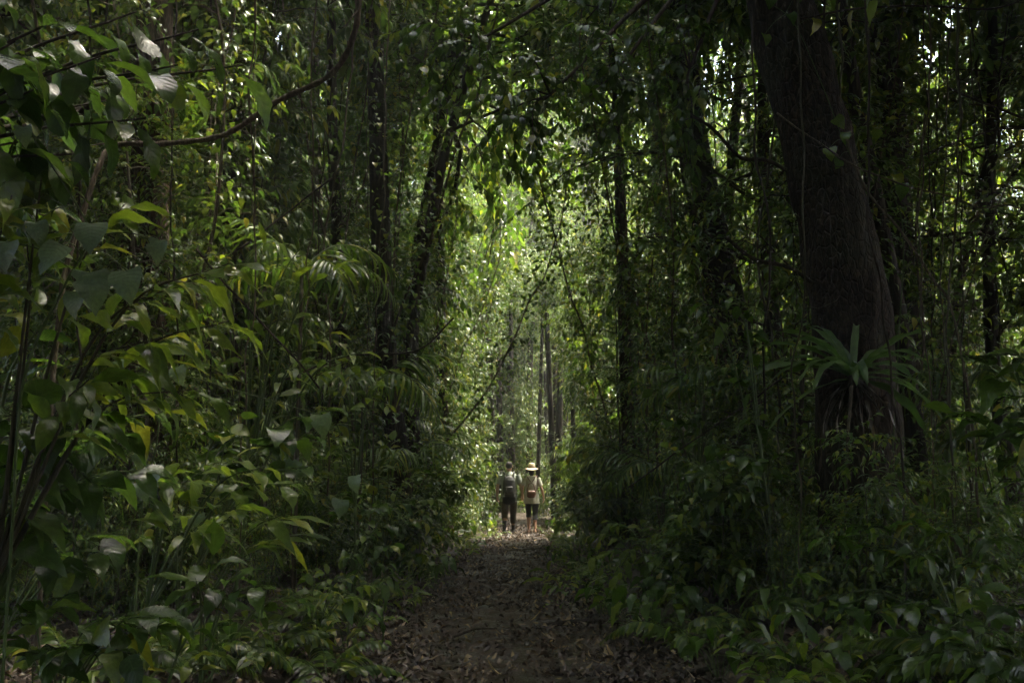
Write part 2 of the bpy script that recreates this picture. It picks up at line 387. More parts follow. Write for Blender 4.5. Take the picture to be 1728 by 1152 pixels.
def grow(seed, H, r0, nb, blen, twigs, twig_len, nleaf, L, t0=0.15, wander=0.05, elev=(0.1, 0.9), grav=0.08, k=6, taper=0.25, kind='elliptic',
         rows=4, stemmat='stem', leafmat='leaf', droop=0.35, lean=(0, 0), multi=1, curve=None, spread=0.9, blen_top=0.5):
    rg = np.random.default_rng(seed)
    g = Geo(); out = []
    for s in range(multi):
        base = np.array([0, 0, -0.15]) if multi == 1 else np.array([rg.normal(0, 0.12), rg.normal(0, 0.12), -0.1])
        h = H * (1 if s == 0 else rg.uniform(0.55, 0.95))
        tr = limb(rg, base, (lean[0] + (rg.normal(0, 0.25) if multi > 1 else 0), lean[1] + (rg.normal(0, 0.25) if multi > 1 else 0), 1), h, 10, wander, -0.03)
        rad = [r0 * (1.25 if i == 0 else 1) * (1 - (1 - taper) * i / 10) for i in range(11)]
        add_tube(g, spline(tr, 24), np.interp(np.linspace(0, 10, 24), range(11), rad), k)
        az = rg.random() * 6.28
        for i in range(nb // multi):
            t = t0 + (1 - t0) * (i + rg.random()) / (nb // multi); t = min(t, 0.99)
            sI = t * 10; j = int(sI); p = tr[j] * (1 - (sI - j)) + tr[j + 1] * (sI - j)
            az += 2.4 + rg.normal(0, 0.3); el = rg.uniform(*elev)
            d = (math.cos(az) * math.cos(el), math.sin(az) * math.cos(el), math.sin(el))
            bl = blen * rg.uniform(0.6, 1.2) * (1 - (1 - blen_top) * t)
            br = limb(rg, p, d, bl, 6, 0.16, grav)
            rb = max(0.004, min(r0 * 0.35, bl * 0.011))
            add_tube(g, br, np.linspace(rb, rb * 0.3, 7), 4)
            sprig(rg, br[3:] if twigs else br, max(3, int(nleaf * 0.8)), spread, L, out, droop=droop)
            for q in range(twigs):
                tt = rg.uniform(0.2, 0.95) * 6; j2 = int(tt); pp = br[j2] * (1 - (tt - j2)) + br[min(j2 + 1, 6)] * (tt - j2)
                bd = br[min(j2 + 1, 6)] - br[j2] if j2 < 6 else br[6] - br[5]
                bd = bd / (np.linalg.norm(bd) + 1e-9)
                dd = bd * 0.6 + rg.normal(0, 0.55, 3)
                tw = limb(rg, pp, dd, twig_len * rg.uniform(0.6, 1.3), 4, 0.2, grav * 1.6)
                add_tube(g, tw, np.linspace(max(rb * 0.35, 0.003), 0.002, 5), 3)
                sprig(rg, tw, nleaf, spread, L, out, droop=droop)
    P, D, Nn, S = (np.array([o[i] for o in out]) for i in range(4))
    gl = Geo(); leaves_geo(gl, kind, P, D, Nn, S, rows)
    return g.mesh('stem', M[stemmat]), gl.mesh('foliage', M[leafmat])

def climber(seed, H, n, L, rad, kind='ovate', leafmat='leaf', strands=3):
    rg = np.random.default_rng(seed); g = Geo(); out = []
    for s in range(strands):
        p = np.array([rg.normal(0, 0.15), rg.normal(0, 0.15), -0.1])
        pts = limb(rg, p, (rg.normal(0, 0.06), rg.normal(0, 0.06), 1), H * rg.uniform(0.8, 1.1), 14, 0.10, -0.06)
        add_tube(g, spline(pts, 40), np.linspace(0.018, 0.008, 40) * rg.uniform(0.6, 1.3), 5)
        for i in range(n // strands):
            t = rg.random() ** 0.8 * 13.9; j = int(t); p = pts[j] * (1 - t + j) + pts[j + 1] * (t - j)
            a = rg.random() * 6.28; rr = rad * rg.random() ** 0.7
            off = np.array([math.cos(a) * rr, math.sin(a) * rr, rg.normal(0, 0.12)])
            out.append((p + off, np.array([math.cos(a), math.sin(a), -0.5]) + rg.normal(0, 0.35, 3), np.array([math.cos(a) * 0.5, math.sin(a) * 0.5, 1]) + rg.normal(0, 0.25, 3), L * rg.uniform(0.6, 1.25)))
            if i % 3 == 0 and rr > 0.1: add_tube(g, [p, p + off * 0.6 + np.array([0, 0, 0.03]), p + off], [0.003, 0.0025, 0.002], 3)
    P, D, Nn, S = (np.array([o[i] for o in out]) for i in range(4))
    gl = Geo(); leaves_geo(gl, kind, P, D, Nn, S, 4)
    return g.mesh('stem', M['liana']), gl.mesh('foliage', M[leafmat])

# ------------------------------------------------------------------ ground and path
def build_ground():
    ys = np.concatenate([np.arange(-12, 4, 1.0), np.arange(4, 34, 0.14), np.arange(34, 60, 0.6), np.arange(60, 100, 4), [110, 140, 200, 300, 450, 700]])
    xs = np.concatenate([[-700, -300, -150, -80, -50, -35, -26], np.arange(-20, -5, 0.9), np.arange(-5, 5, 0.14), np.arange(5, 20.5, 0.9), [26, 35, 50, 80, 150, 300, 700]])
    V = np.array([[x, y, gz(x, y) + (mnoise.noise(Vector((x * 5, y * 5, 9))) * 0.014 if abs(x) < 6 and y < 34 else 0)] for y in ys for x in xs])
    nx = len(xs); i, j = np.meshgrid(np.arange(len(ys) - 1), np.arange(nx - 1), indexing='ij'); a = i * nx + j
    g = Geo(); g.add(V, [np.stack([a, a + 1, a + nx + 1, a + nx], -1).reshape(-1, 4)])
    o = ob('ground', g.mesh('ground', M['soil'])); o['kind'] = 'structure'; o['label'] = 'dark forest floor of humus and leaf litter'
    # the trodden path: a sheet of its own, clods and footprints in relief
    ys = np.arange(3.0, 44, 0.06); m = 56
    V = []
    for y in ys:
        c = path_c(y); w = path_w(y)
        wl = w * (0.84 + 0.4 * mnoise.noise(Vector((0, y * 0.9, 1)))); wr = w * (0.84 + 0.4 * mnoise.noise(Vector((3, y * 0.9, 1))))
        for q in range(m + 1):
            u = q / m * 2 - 1; x = c + (u * wr if u > 0 else u * wl)
            e = 1 - abs(u) ** 4
            z = gz(x, y) + 0.006 + e * (0.022 + mnoise.noise(Vector((x * 5, y * 5, 9))) * 0.014 + mnoise.noise(Vector((x * 3.1, y * 2.2, 21))) * 0.05
                                  + mnoise.noise(Vector((x * 9, y * 7, 2))) * 0.022 + abs(mnoise.noise(Vector((x * 22, y * 15, 2)))) * 0.02) - (1 - e) * 0.03
            V.append((x, y, z))
    nx = m + 1; i, j = np.meshgrid(np.arange(len(ys) - 1), np.arange(m), indexing='ij'); a = i * nx + j
    g = Geo(); g.add(V, [np.stack([a, a + 1, a + nx + 1, a + nx], -1).reshape(-1, 4)])
    p = ob('path', g.mesh('path', M['mud'])); p['kind'] = 'structure'; p['label'] = 'damp trodden mud path running into the forest'
    return o, p
GROUND, PATH = build_ground()

# leaf litter: 300 fallen leaves one by one, the rest one mass
def litter():
    rg = np.random.default_rng(11)
    P, D, Nn, S = [], [], [], []
    n = 0
    while n < 24000:
        y = 4.5 + 28 * rg.random() ** 1.7; x = rg.uniform(-0.5 * y - 0.8, 0.5 * y + 0.8)
        c = abs(x - path_c(y)) / path_w(y)
        if c < 0.75 and rg.random() > 0.22 + 0.7 * max(0, mnoise.noise(Vector((x * 1.2, y * 0.8, 4)))): continue
        if abs(x) > 5 and rg.random() < 0.5: continue
        P.append((x, y, gz(x, y) + 0.035 + rg.random() * 0.02)); a = rg.random() * 6.28
        D.append((math.cos(a), math.sin(a), rg.normal(0, 0.18))); Nn.append((rg.normal(0, 0.3), rg.normal(0, 0.3), 1)); S.append(rg.uniform(0.04, 0.12))
        n += 1
    n = 0
    while n < 16000:                      # crumbs and torn bits, thickest in drifts
        y = 5.5 + 24 * rg.random() ** 1.5; x = path_c(y) + rg.uniform(-1.2, 1.2) * path_w(y)
        if rg.random() > 0.12 + 1.6 * max(0, mnoise.noise(Vector((x * 1.6, y * 1.0, 14)))) + 0.35 * abs(x - path_c(y)) / path_w(y): continue
        P.append((x, y, gz(x, y) + 0.05 + 0.04 * max(0, mnoise.noise(Vector((x * 3.1, y * 2.2, 21)))) + rg.random() * 0.02)); a = rg.random() * 6.28
        D.append((math.cos(a), math.sin(a), rg.normal(0, 0.3))); Nn.append((rg.normal(0, 0.5), rg.normal(0, 0.5), 1)); S.append(0.025 + 0.07 * rg.random() ** 1.6); n += 1
    q = rg.permutation(len(P)); P, D, Nn, S = (np.array(a)[q] for a in (P, D, Nn, S)); n = len(P)
    g = Geo(); h = n // 2
    leaves_geo(g, 'ovate', P[:h], D[:h], Nn[:h], S[:h], 4, 0.7, 0.5); leaves_geo(g, 'elliptic', P[h:], D[h:], Nn[h:], S[h:], 4, -0.5, -0.4)
    o = ob('leaf_litter', g.mesh('leaf_litter', M['leaf_dry'])); o['kind'] = 'stuff'; o['label'] = 'brown fallen leaves covering the forest floor beside the path'
    kinds = [leaf_meshes('ovate', 'leaf_dry', 3, 7, 0.6, 0.5), leaf_meshes('elliptic', 'leaf_dryyellow', 3, 7, -0.4, -0.4), leaf_meshes('elliptic', 'leaf_dry', 3, 7, 0.5, 0.6)]
    for i in range(300):
        y = 6.3 + 16 * rg.random() ** 1.6; x = path_c(y) + rg.normal(0, 0.95) * path_w(y)
        ms = kinds[rg.choice([0, 0, 0, 1, 2, 2, 2, 0])]
        a = rg.random() * 6.28
        X, Y, Z = frame(np.array([[math.cos(a), math.sin(a), rg.normal(0, 0.15)]]), np.array([[rg.normal(0, 0.25), rg.normal(0, 0.25), 1]]))
        s = rg.uniform(0.07, 0.17)
        Mx = Matrix.Identity(4)
        for k in range(3): Mx[k][0], Mx[k][1], Mx[k][2] = X[0][k] * s, Y[0][k] * s, Z[0][k] * s
        Mx.translation = (x, y, gz(x, y) + 0.05)
        ob('fallen_leaf', ms[rg.integers(len(ms))], PATH, Mx)
litter()

# ------------------------------------------------------------------ hero plants: every leaf an object
def leaf_matrix(p, d, n, s, ws=1.0):
    X, Y, Z = frame(np.array([d], float), np.array([n], float))
    Mx = Matrix.Identity(4)
    for k in range(3): Mx[k][0], Mx[k][1], Mx[k][2] = X[0][k] * s * ws, Y[0][k] * s, Z[0][k] * s
    Mx.translation = Vector(tuple(p)); return Mx

def hero_shrub(name, label, cat, base, tips, leaf='elliptic', mat='leaf_hero', L=0.2, per=14, seed=0, stem_r=0.014, spread=0.85, droop=0.4, start=0.3,
               fold=0.25, curl=0.35, stemmat='stem_green', arch=0.25, ws=1.0, common=0.35, whorl=0, face=None):
    """a shrub rooted at base whose branches end at tips (world points); leaves are objects"""
    rg = np.random.default_rng(seed)
    base = Vector(base); t = thing(name, label, cat, base)
    ms = leaf_meshes(leaf, mat, 6, 11, fold, curl)
    g = Geo(); zero = Vector((0, 0, 0)); cen = sum((Vector(x) for x in tips), zero) / len(tips) - base
    fork = Vector((cen.x * common * 0.6, cen.y * common * 0.6, max(0.03, cen.z * common)))
    add_tube(g, spline([(0, 0, -0.08), fork * 0.5 + Vector((rg.normal(0, .02), rg.normal(0, .02), 0)), fork], 8), np.linspace(stem_r * 1.5, stem_r, 8), 6)
    out = []
    for tp in tips:
        e = Vector(tp) - base
        mid = fork.lerp(e, 0.5) + Vector((rg.normal(0, .04), rg.normal(0, .04), arch * (e - fork).length))
        pts = spline([fork, mid, e], 12)
        add_tube(g, pts, np.linspace(stem_r * 0.9, stem_r * 0.25, 12), 5)
        if whorl:
            for q in range(whorl):
                a = q * 6.283 / whorl + rg.random() * 0.5
                d = np.array([math.cos(a), math.sin(a), -droop * rg.uniform(0.3, 1.4)])
                out.append((pts[-1] + rg.normal(0, 0.01, 3), d, np.array([0, 0, 1.0]) + rg.normal(0, 0.15, 3), L * rg.uniform(0.75, 1.15)))
        if per: sprig(rg, pts, per, spread, L, out, start=start, droop=droop)
    ob('stem', g.mesh('stem', M[stemmat]), t)
    for p, d, n, s in out:
        if face is not None: n = np.array(n) + np.array(face)
        X = d / np.linalg.norm(d)
        ob('leaf', ms[rg.integers(len(ms))], t, leaf_matrix(np.array(p) + X * 0.12 * s, d, n, s, ws * rg.uniform(0.9, 1.1)))
    return t


# ------------------------------------------------------------------ forest: templates
def rnd(*a): return random.uniform(*a)
T_THICKET = [grow(20 + i, 2.6, 0.016, 36, 1.1, 5, 0.5, 9, (0.14, 0.17, 0.11)[i], t0=0.05, multi=3, droop=(0.25, 0.15, 0.3)[i], k=5, rows=5, kind=('elliptic', 'ovate', 'lance')[i]) for i in range(3)]
T_THICKET.append(grow(24, 2.2, 0.018, 20, 1.3, 3, 0.6, 8, 0.25, t0=0.05, multi=4, droop=0.35, k=5, rows=5, kind='obovate'))
T_SAPLING = [grow(40 + i, 7.0, 0.032, (60, 56, 40, 44)[i], (1.5, 1.3, 1.9, 1.2)[i], 6, 0.6, 10, (0.13, 0.17, 0.20, 0.10)[i], t0=0.06, wander=0.07, droop=(0.15, 0.5, 0.2, 0.1)[i], rows=5, kind=('elliptic', 'lance', 'obovate', 'ovate')[i],
                  stemmat=('bark_dark', 'stem', 'bark_peel', 'bark_pale')[i], elev=((0.0, 0.7), (0.2, 1.0), (-0.1, 0.5), (0.0, 0.6))[i]) for i in range(4)]
T_TREE = [grow(60 + i, 14.0, 0.13, 44, 3.3, 13, 1.2, 14, (0.19, 0.23, 0.16)[i], t0=0.22, wander=0.05, droop=(0.2, 0.35, 0.15)[i], k=10, kind=('elliptic', 'obovate', 'ovate')[i], stemmat=('bark_dark', 'bark_pale', 'bark_peel')[i],
               leafmat='leaf_crown', elev=(-0.2, 0.8), grav=0.06) for i in range(3)]
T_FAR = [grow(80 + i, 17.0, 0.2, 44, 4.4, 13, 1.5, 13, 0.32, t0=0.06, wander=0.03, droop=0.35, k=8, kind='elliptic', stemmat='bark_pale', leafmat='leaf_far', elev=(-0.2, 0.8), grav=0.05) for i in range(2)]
T_CLIMB = [climber(100, 9.0, 2600, 0.11, 0.5), climber(101, 7.0, 2000, 0.13, 0.4, 'elliptic'), climber(102, 10.0, 2400, 0.09, 0.6, 'heart')]
T_CROWN = [grow(120 + i, 5.5, 0.10, 34, 3.2, 11, 1.1, 13, 0.23, t0=0.02, wander=0.08, droop=0.4, k=8, kind=('elliptic', 'obovate')[i], stemmat='bark_dark', leafmat='leaf_crown', elev=(-0.4, 0.9), grav=0.07) for i in range(2)]

T_CANOPY = [grow(140 + i, 14.0, 0.12, 36, 3.8, 12, 1.2, 13, 0.25, t0=0.52, wander=0.05, droop=0.4, k=9, kind='elliptic', stemmat='bark_dark', leafmat='leaf_crown', elev=(-0.3, 0.6), grav=0.05, blen_top=0.7) for i in range(2)]

def place(spots, tmpl, name, desc, cat, group, parts=('stem', 'foliage'), tail=True):
    random.seed(len(spots) + len(desc)); spots = sorted(spots, key=lambda s: s[1])
    cnt = {'left': 0, 'right': 0}
    for x, y, sc in spots:
        side = 'left' if x < path_c(y) else 'right'; cnt[side] += 1
        lab = f'{desc} {side} of the path, {ordinal(cnt[side]) + " " if cnt[side] > 1 else ""}nearest the camera'
        t = thing(name, lab, cat, gpt(x, y), rnd(0, 6.28), group, 1.0)
        t.scale = (sc * rnd(0.9, 1.1), sc * rnd(0.9, 1.1), sc * rnd(0.9, 1.15)); t.rotation_euler[0] = random.gauss(0, 0.04); t.rotation_euler[1] = random.gauss(0, 0.04)
        sm, fm = random.choice(tmpl)
        ob(parts[0], sm, t); ob(parts[1], fm, t, None, 'stuff')

def in_way(x, y):
    px = 864 + x / max(y, 0.1) * FPX
    return (2 < y < 12.5 and 1180 < px < 1600) or (x + 2.5) ** 2 + (y - 4.8) ** 2 < 17

def scatter(n, y0, y1, near, far_f, far_c, mind, power=1.0, tries=6000, seed=1):
    """spots on both sides of the path: at least `near`(y) from its centre, out to far_f*y+far_c"""
    out = []; random.seed(seed * 101 + n)
    for _ in range(tries):
        if len(out) >= n: break
        y = y0 + (y1 - y0) * random.random() ** power; c = path_c(y); s = random.choice((-1, 1))
        lo = near(y); hi = far_f * y + far_c
        if hi <= lo: continue
        x = c + s * (lo + (hi - lo) * random.random() ** 1.3)
        if all((x - a) ** 2 + (y - b) ** 2 > mind * mind for a, b in out): out.append((x, y))
    return out

def gb(px, d, dx=0.0):
    """ground point under a column of the photograph"""
    return gpt(at(px, 797, d).x + dx, d)

# trees whose trunks the photograph shows one by one: (px, py) along the trunk's middle, distance, width in px
def traced_tree(name, label, track, d, wpx, mat, top=13.0, crown=0, k=18, rough=0.06, csc=1.0, flare=1.5, group=None):
    pts = [at(px, py, d) for px, py in track]
    r = wpx / 2 / FPX * d
    low = pts[-1]; base = gpt(low.x + (low.x - pts[-2].x) * 0.4, d)
    pts = pts + [Vector((base.x, base.y, base.z - 0.15))]
    up = (pts[0] - pts[1]).normalized(); hi = pts[0]
    if hi.z < top: pts = [hi + up * (top - hi.z) / max(up.z, 0.5)] + pts
    pts = pts[::-1]
    t = thing(name, label, 'tree', base, 0, group)
    loc = [p - base for p in pts]
    n = int(12 + sum((loc[i + 1] - loc[i]).length for i in range(len(loc) - 1)) * 9)
    P = spline(loc, n); s = np.linspace(0, 1, n)
    rad = r * (1.12 - 0.35 * s) * (1 + (flare - 1) * np.exp(-(P[:, 2] - P[0, 2]) / 0.5))
    V, F = tube_arrays(P, rad, k)
    for i in range(n * k):
        c = P[i // k]; v = V[i]; a = Vector(v)
        ridge = 1 - abs(mnoise.noise(Vector((a.x * 7 / max(r, .1) * .3, a.y * 7 / max(r, .1) * .3, a.z * 1.1)))) * 2
        lump = mnoise.noise(Vector((a.x * 2, a.y * 2, a.z * 1.6)))
        V[i] = c + (v - c) * (1 + rough * ridge + 0.12 * lump)
    g = Geo(); g.add(V, F); ob('trunk', g.mesh('trunk', M[mat]), t)
    top_p = Vector(P[-1])
    sm, fm = T_CROWN[crown]
    rz = rnd(0, 6.28); Mx = Matrix.Translation(top_p - Vector((0, 0, 0.3))) @ Matrix.Rotation(rz, 4, 'Z') @ Matrix.Diagonal((csc, csc, csc, 1))
    ob('limb_framework', sm, t, Mx); ob('crown', fm, t, Mx, 'stuff')
    return t, base, P, rad

BIG, BIGB, BIGP, BIGR = traced_tree('leaning_tree', 'thick dark tree leaning towards the path with rough fissured bark', [(1300, -40), (1312, 0), (1368, 200), (1410, 384), (1436, 560), (1450, 750), (1456, 900)], 10.8, 126, 'bark_big', 11.5, 0, 56, 0.09, 1.55, 1.25)
traced_tree('tall_tree', 'dark straight tree just behind the thick leaning tree', [(1492, 20), (1502, 200), (1516, 480), (1530, 800)], 14.5, 58, 'bark_dark', 14, 1)
traced_tree('tall_tree', 'dark crooked tree between the thick leaning tree and the path', [(1150, -20), (1160, 180), (1192, 360), (1238, 560), (1262, 760)], 15.5, 58, 'bark_dark', 13, 0)
traced_tree('peeling_tree', 'slim tree with peeling brown bark to the right of the walkers', [(1046, 300), (1052, 480), (1057, 640), (1062, 780)], 20, 22, 'bark_peel', 8.2, 1, csc=0.8)
traced_tree('tall_tree', 'slim dark tree behind the peeling one', [(1106, 60), (1114, 240), (1128, 480), (1138, 760)], 23, 36, 'bark_dark', 15, 0)
traced_tree('tall_tree', 'straight dark tree above the palm on the left of the walkers', [(628, -10), (636, 160), (642, 400), (654, 620), (676, 800)], 17, 34, 'bark_dark', 14, 1)
traced_tree('mossy_tree', 'thick flaking tree behind the arching vine at upper left', [(262, -20), (264, 150), (252, 330), (250, 520), (246, 760)], 10.5, 64, 'bark_peel', 11, 0, 32, 0.16, 1.0, 1.25)
traced_tree('pale_tree', 'pale straight tree behind the arching vine', [(414, -20), (420, 200), (428, 430), (432, 700)], 18, 40, 'bark_pale', 15, 1)
traced_tree('pale_tree', 'thin pale tree between the arching vine and the dark left tree', [(528, 60), (534, 300), (540, 560)], 20, 20, 'bark_pale', 15, 0)
traced_tree('slender_tree', 'thin dark tree behind the arching palm fronds left of the walkers', [(738, 200), (744, 520), (750, 780)], 24, 17, 'bark_dark', 14, 1)
# slim trunks closing the path behind the two walkers
slim = [(806, 10, 36), (822, 7, 34), (838, 12, 41), (852, 12, 45), (868, 8, 37), (880, 11, 43), (910, 7, 36), (922, 10, 42), (938, 9, 38), (952, 11, 44), (968, 8, 34), (984, 12, 37), (1004, 9, 31), (786, 13, 40),
        (830, 9, 33), (846, 11, 35), (895, 12, 39), (930, 10, 34), (945, 12, 36), (862, 10, 40)]
for i, (px, w, d) in enumerate(sorted(slim)):
    traced_tree('slim_tree', f'slim trunk in the dim stand behind the walkers, {ordinal(i + 1)} from the left', [(px + rnd(-5, 5), 660), (px + rnd(-4, 4), 800)], d, w, 'bark_dark', 6.0 + i % 3, i % 2, 8, 0.05, 0.34, 1.2, 'slim trunks behind the walkers')

# understorey thickets along both sides
near_thick = lambda y: path_w(y) + (0.75 if y > 14 else 1.0)
hid = [gb(px, d) for px, d in ((1340, 9.4), (1425, 8.9), (1510, 9.3), (1590, 8.7), (1660, 9.6), (1290, 10.2), (180, 8.8), (270, 9.3), (340, 9.9), (90, 9.4), (430, 9.6), (20, 8.4))]
place([(p.x, p.y, rnd(0.5, 0.62) if 1.9 < p.x < 4.2 else rnd(0.5, 0.68)) for p in hid], [T_THICKET[2], T_THICKET[2], T_THICKET[0]], 'fine_leaved_shrub', 'fine-leaved shrub hiding a trunk foot', 'shrub', 'fine-leaved shrubs')
sp = [(x, y, rnd(0.5, 1.0)) for x, y in scatter(150, 9.5, 46, near_thick, 0.45, 1.0, 0.75, 1.1)]
place(sp, T_THICKET, 'thicket_shrub', 'leafy thicket shrub', 'shrub', 'thicket shrubs along the path')
hid = [gb(px, d) for px, d in ((205, 9.6), (290, 9.9), (120, 10.4), (1040, 29), (990, 33), (745, 25), (760, 30), (1075, 24), (700, 22))]
sp = [(p.x, p.y, rnd(0.65, 1.0)) for p in hid] + [(x, y, rnd(0.7, 1.3)) for x, y in scatter(130, 12, 50, lambda y: path_w(y) + 1.15, 0.5, 1.5, 1.0, 1.0) if not (12 < y < 26 and 0 < x < 5 and random.random() < 0.4) and not (24 < y < 28.5 and 0 < x < 4.5)]
place(sp, T_SAPLING, 'forest_sapling', 'tall thin leafy sapling', 'sapling', 'saplings along the path')
cl = [gb(1052, 19.6), gb(1060, 20.3), gb(650, 16.6), gb(668, 17.2), gb(1110, 22.5), gb(1500, 14), gb(250, 10.1), gb(420, 17.6)]
sp = [(p.x, p.y, 1.1) for p in cl] + [(x, y, rnd(0.85, 1.5)) for x, y in scatter(80, 11, 46, lambda y: path_w(y) + 1.6, 0.42, 1.0, 1.0, 1.0) if not (11 < y < 27 and 0 < x < 5 and random.random() < 0.5) and not (24 < y < 28 and 2 < x < 4.5)]
place(sp, T_CLIMB, 'climbing_vine', 'leaf-clad climbing vine', 'vine', 'climbing vines', ('stem', 'foliage'))
sp = [(x, y, rnd(0.8, 1.25)) for x, y in scatter(125, -12, 46, lambda y: 2.8 if y < 32 else 3.4, 0.3, 13, 2.4, 1.0) if not (-3 < y < 8 and abs(x) < 0.56 * y + 4.8) and not (8 <= y < 13 and abs(x) < 0.56 * y + 1.0) and not (y > 29 and abs(x - path_c(y)) < 6) and not (13 < y < 27 and 0 < x < 7.5 and random.random() < 0.75) and not (22 < y < 31 and 0 < x < 9) and not (11 < y < 29 and -8 < x < 0 and random.random() < 0.4) and not (y < 12 and x > 0 and in_way(x, y))]
place(sp, T_TREE, 'forest_tree', 'leafy forest tree', 'tree', 'forest trees', ('trunk', 'crown'))
sp = [(x, y, rnd(0.9, 1.25)) for x, y in scatter(58, -14, 11, lambda y: 1.2 if y < 0 else 2.4, 0.3, 8, 1.7, 1.0) if not (-1 < y < 12 and abs(x) < 0.56 * y + 0.9) and not in_way(x, y)]
place(sp, T_CANOPY, 'shade_canopy_tree', 'slim bare-stemmed tree with a high crown', 'tree', 'high-crowned trees', ('trunk', 'crown'))  # trunks stand out of view; added to darken the foreground
sp = [(x, y, rnd(0.5, 0.9)) for x, y in scatter(20, 32, 43, lambda y: 0.9, 0.0, 7.0, 0.8, 1.0)]
sp += [(0.3, 44.0, 1.5), (1.8, 42.5, 1.4), (3.4, 45.0, 1.7), (-1.3, 44.5, 1.7), (4.8, 46.5, 1.6), (1.0, 47.5, 1.9)]
place(sp, T_THICKET, 'bend_shrub', 'dim shrub at the bend behind the walkers', 'shrub', 'shrubs at the bend')
sp = [(5.6, 7.6, 1.3), (-3.0, 18.0, 1.2), (-2.2, 20.5, 1.3), (-2.6, 23.0, 1.4), (-3.4, 27.5, 1.45), (-3.0, 32.5, 1.6), (4.6, 14.5, 1.1), (4.3, 20.5, 1.35), (-6.5, 14.5, 1.1), (-8.5, 18.5, 1.2), (8.5, 13.5, 1.1), (10.0, 17.0, 1.2), (7.6, 18.5, 1.2), (8.3, 11.4, 1.2), (5.2, 12.4, 1.15), (-6.6, 11.4, 1.2), (6.8, 5.5, 1.2), (9.6, 9.0, 1.2), (-4.8, 14.8, 1.1), (-9.0, 12.0, 1.15), (-7.4, 9.6, 1.1), (-1.2, 0.5, 1.1), (2.2, 1.0, 1.15), (1.0, -2.5, 1.1), (-3.6, -1.5, 1.2), (3.4, 4.2, 1.2), (5.2, 7.0, 1.2)]  # several are out of view, added to block sun and shade nearby plants
place(sp, T_CANOPY, 'roof_tree', 'tall tree with its crown in the roof', 'tree', 'trees closing the roof over the path', ('trunk', 'crown'))
place([(9.5, 30.0, 1.5)], T_CANOPY, 'edge_tree', 'lone large-crowned tree beyond the walkers', 'tree', None, ('trunk', 'crown'))
bpy.data.objects['edge_tree']['label'] = 'large-crowned tree set back on the right, a little beyond the walkers'
# trees in the light beyond the bend
random.seed(77)
far = [(4.5, 50.0, 1.85), (1.0, 57.0, 2.0), (-3.5, 52.0, 1.85), (8.0, 55.0, 1.9)]
for _ in range(4000):
    if len(far) >= 70: break
    y = rnd(47, 98); x = rnd(-0.45 * y, 0.45 * y)
    if all((x - a) ** 2 + (y - b) ** 2 > 20 for a, b, _ in far): far.append((x, y, rnd(1.1, 1.9)))
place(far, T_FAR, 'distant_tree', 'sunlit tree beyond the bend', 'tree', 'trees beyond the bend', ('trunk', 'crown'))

# ------------------------------------------------------------------ the hazy air
g = Geo()
x0, x1, y0, y1, z0, z1 = -60, 60, -20, 125, -3, 48
V = [(x, y, z) for z in (z0, z1) for y in (y0, y1) for x in (x0, x1)]
g.add(V, [[(0, 2, 3, 1), (4, 5, 7, 6), (0, 1, 5, 4), (2, 6, 7, 3), (0, 4, 6, 2), (1, 3, 7, 5)]])
hm = bpy.data.materials.new('haze'); hm.use_nodes = True; hn = hm.node_tree
hn.nodes.remove(hn.nodes['Principled BSDF'])
pv = hn.nodes.new('ShaderNodeVolumePrincipled'); pv.inputs['Color'].default_value = (0.93, 0.97, 0.90, 1); pv.inputs['Density'].default_value = 0.002
pv.inputs['Anisotropy'].default_value = 0.2
hn.links.new(pv.outputs[0], hn.nodes['Material Output'].inputs['Volume'])
HAZE = ob('haze', g.mesh('haze', hm, False)); HAZE['kind'] = 'stuff'; HAZE['label'] = 'thin humid haze hanging between the trees'

# ------------------------------------------------------------------ palms
def frond_arrays(L, nl, ll, droop=0.9, seed=0):
    """rachis points and leaflet placements of one frond leaving the crown along +X"""
    rg = np.random.default_rng(seed)
    pts = []
    for i in range(13):
        t = i / 12; pts.append((L * t * (1 - 0.12 * t * t), 0, L * (0.75 * t - droop * t * t)))
    pts = np.array(pts); out = []
    for i in range(nl):
        t = 0.2 + 0.8 * i / (nl - 1); s = min(t, 0.999) * 12; j = int(s); p = pts[j] * (1 - s + j) + pts[j + 1] * (s - j)
        tan = pts[j + 1] - pts[j]; tan /= np.linalg.norm(tan)
        for sg in (-1, 1):
            a = R(62) * (1 - 0.55 * t); d = tan * math.cos(a) + np.array([0, sg, 0]) * math.sin(a) + np.array([0, 0, -0.35 - 0.25 * rg.random()])
            out.append((p, d + rg.normal(0, 0.05, 3), np.array([-tan[2], 0, tan[0]]) + rg.normal(0, 0.12, 3), ll * math.sin(math.pi * (0.22 + 0.70 * t)) ** 0.7 * rg.uniform(0.9, 1.1)))
    return pts, out
LEAFLET = leaf_meshes('leaflet', 'leaf_palm', 3, 7, 0.5, 0.35, 0.0)
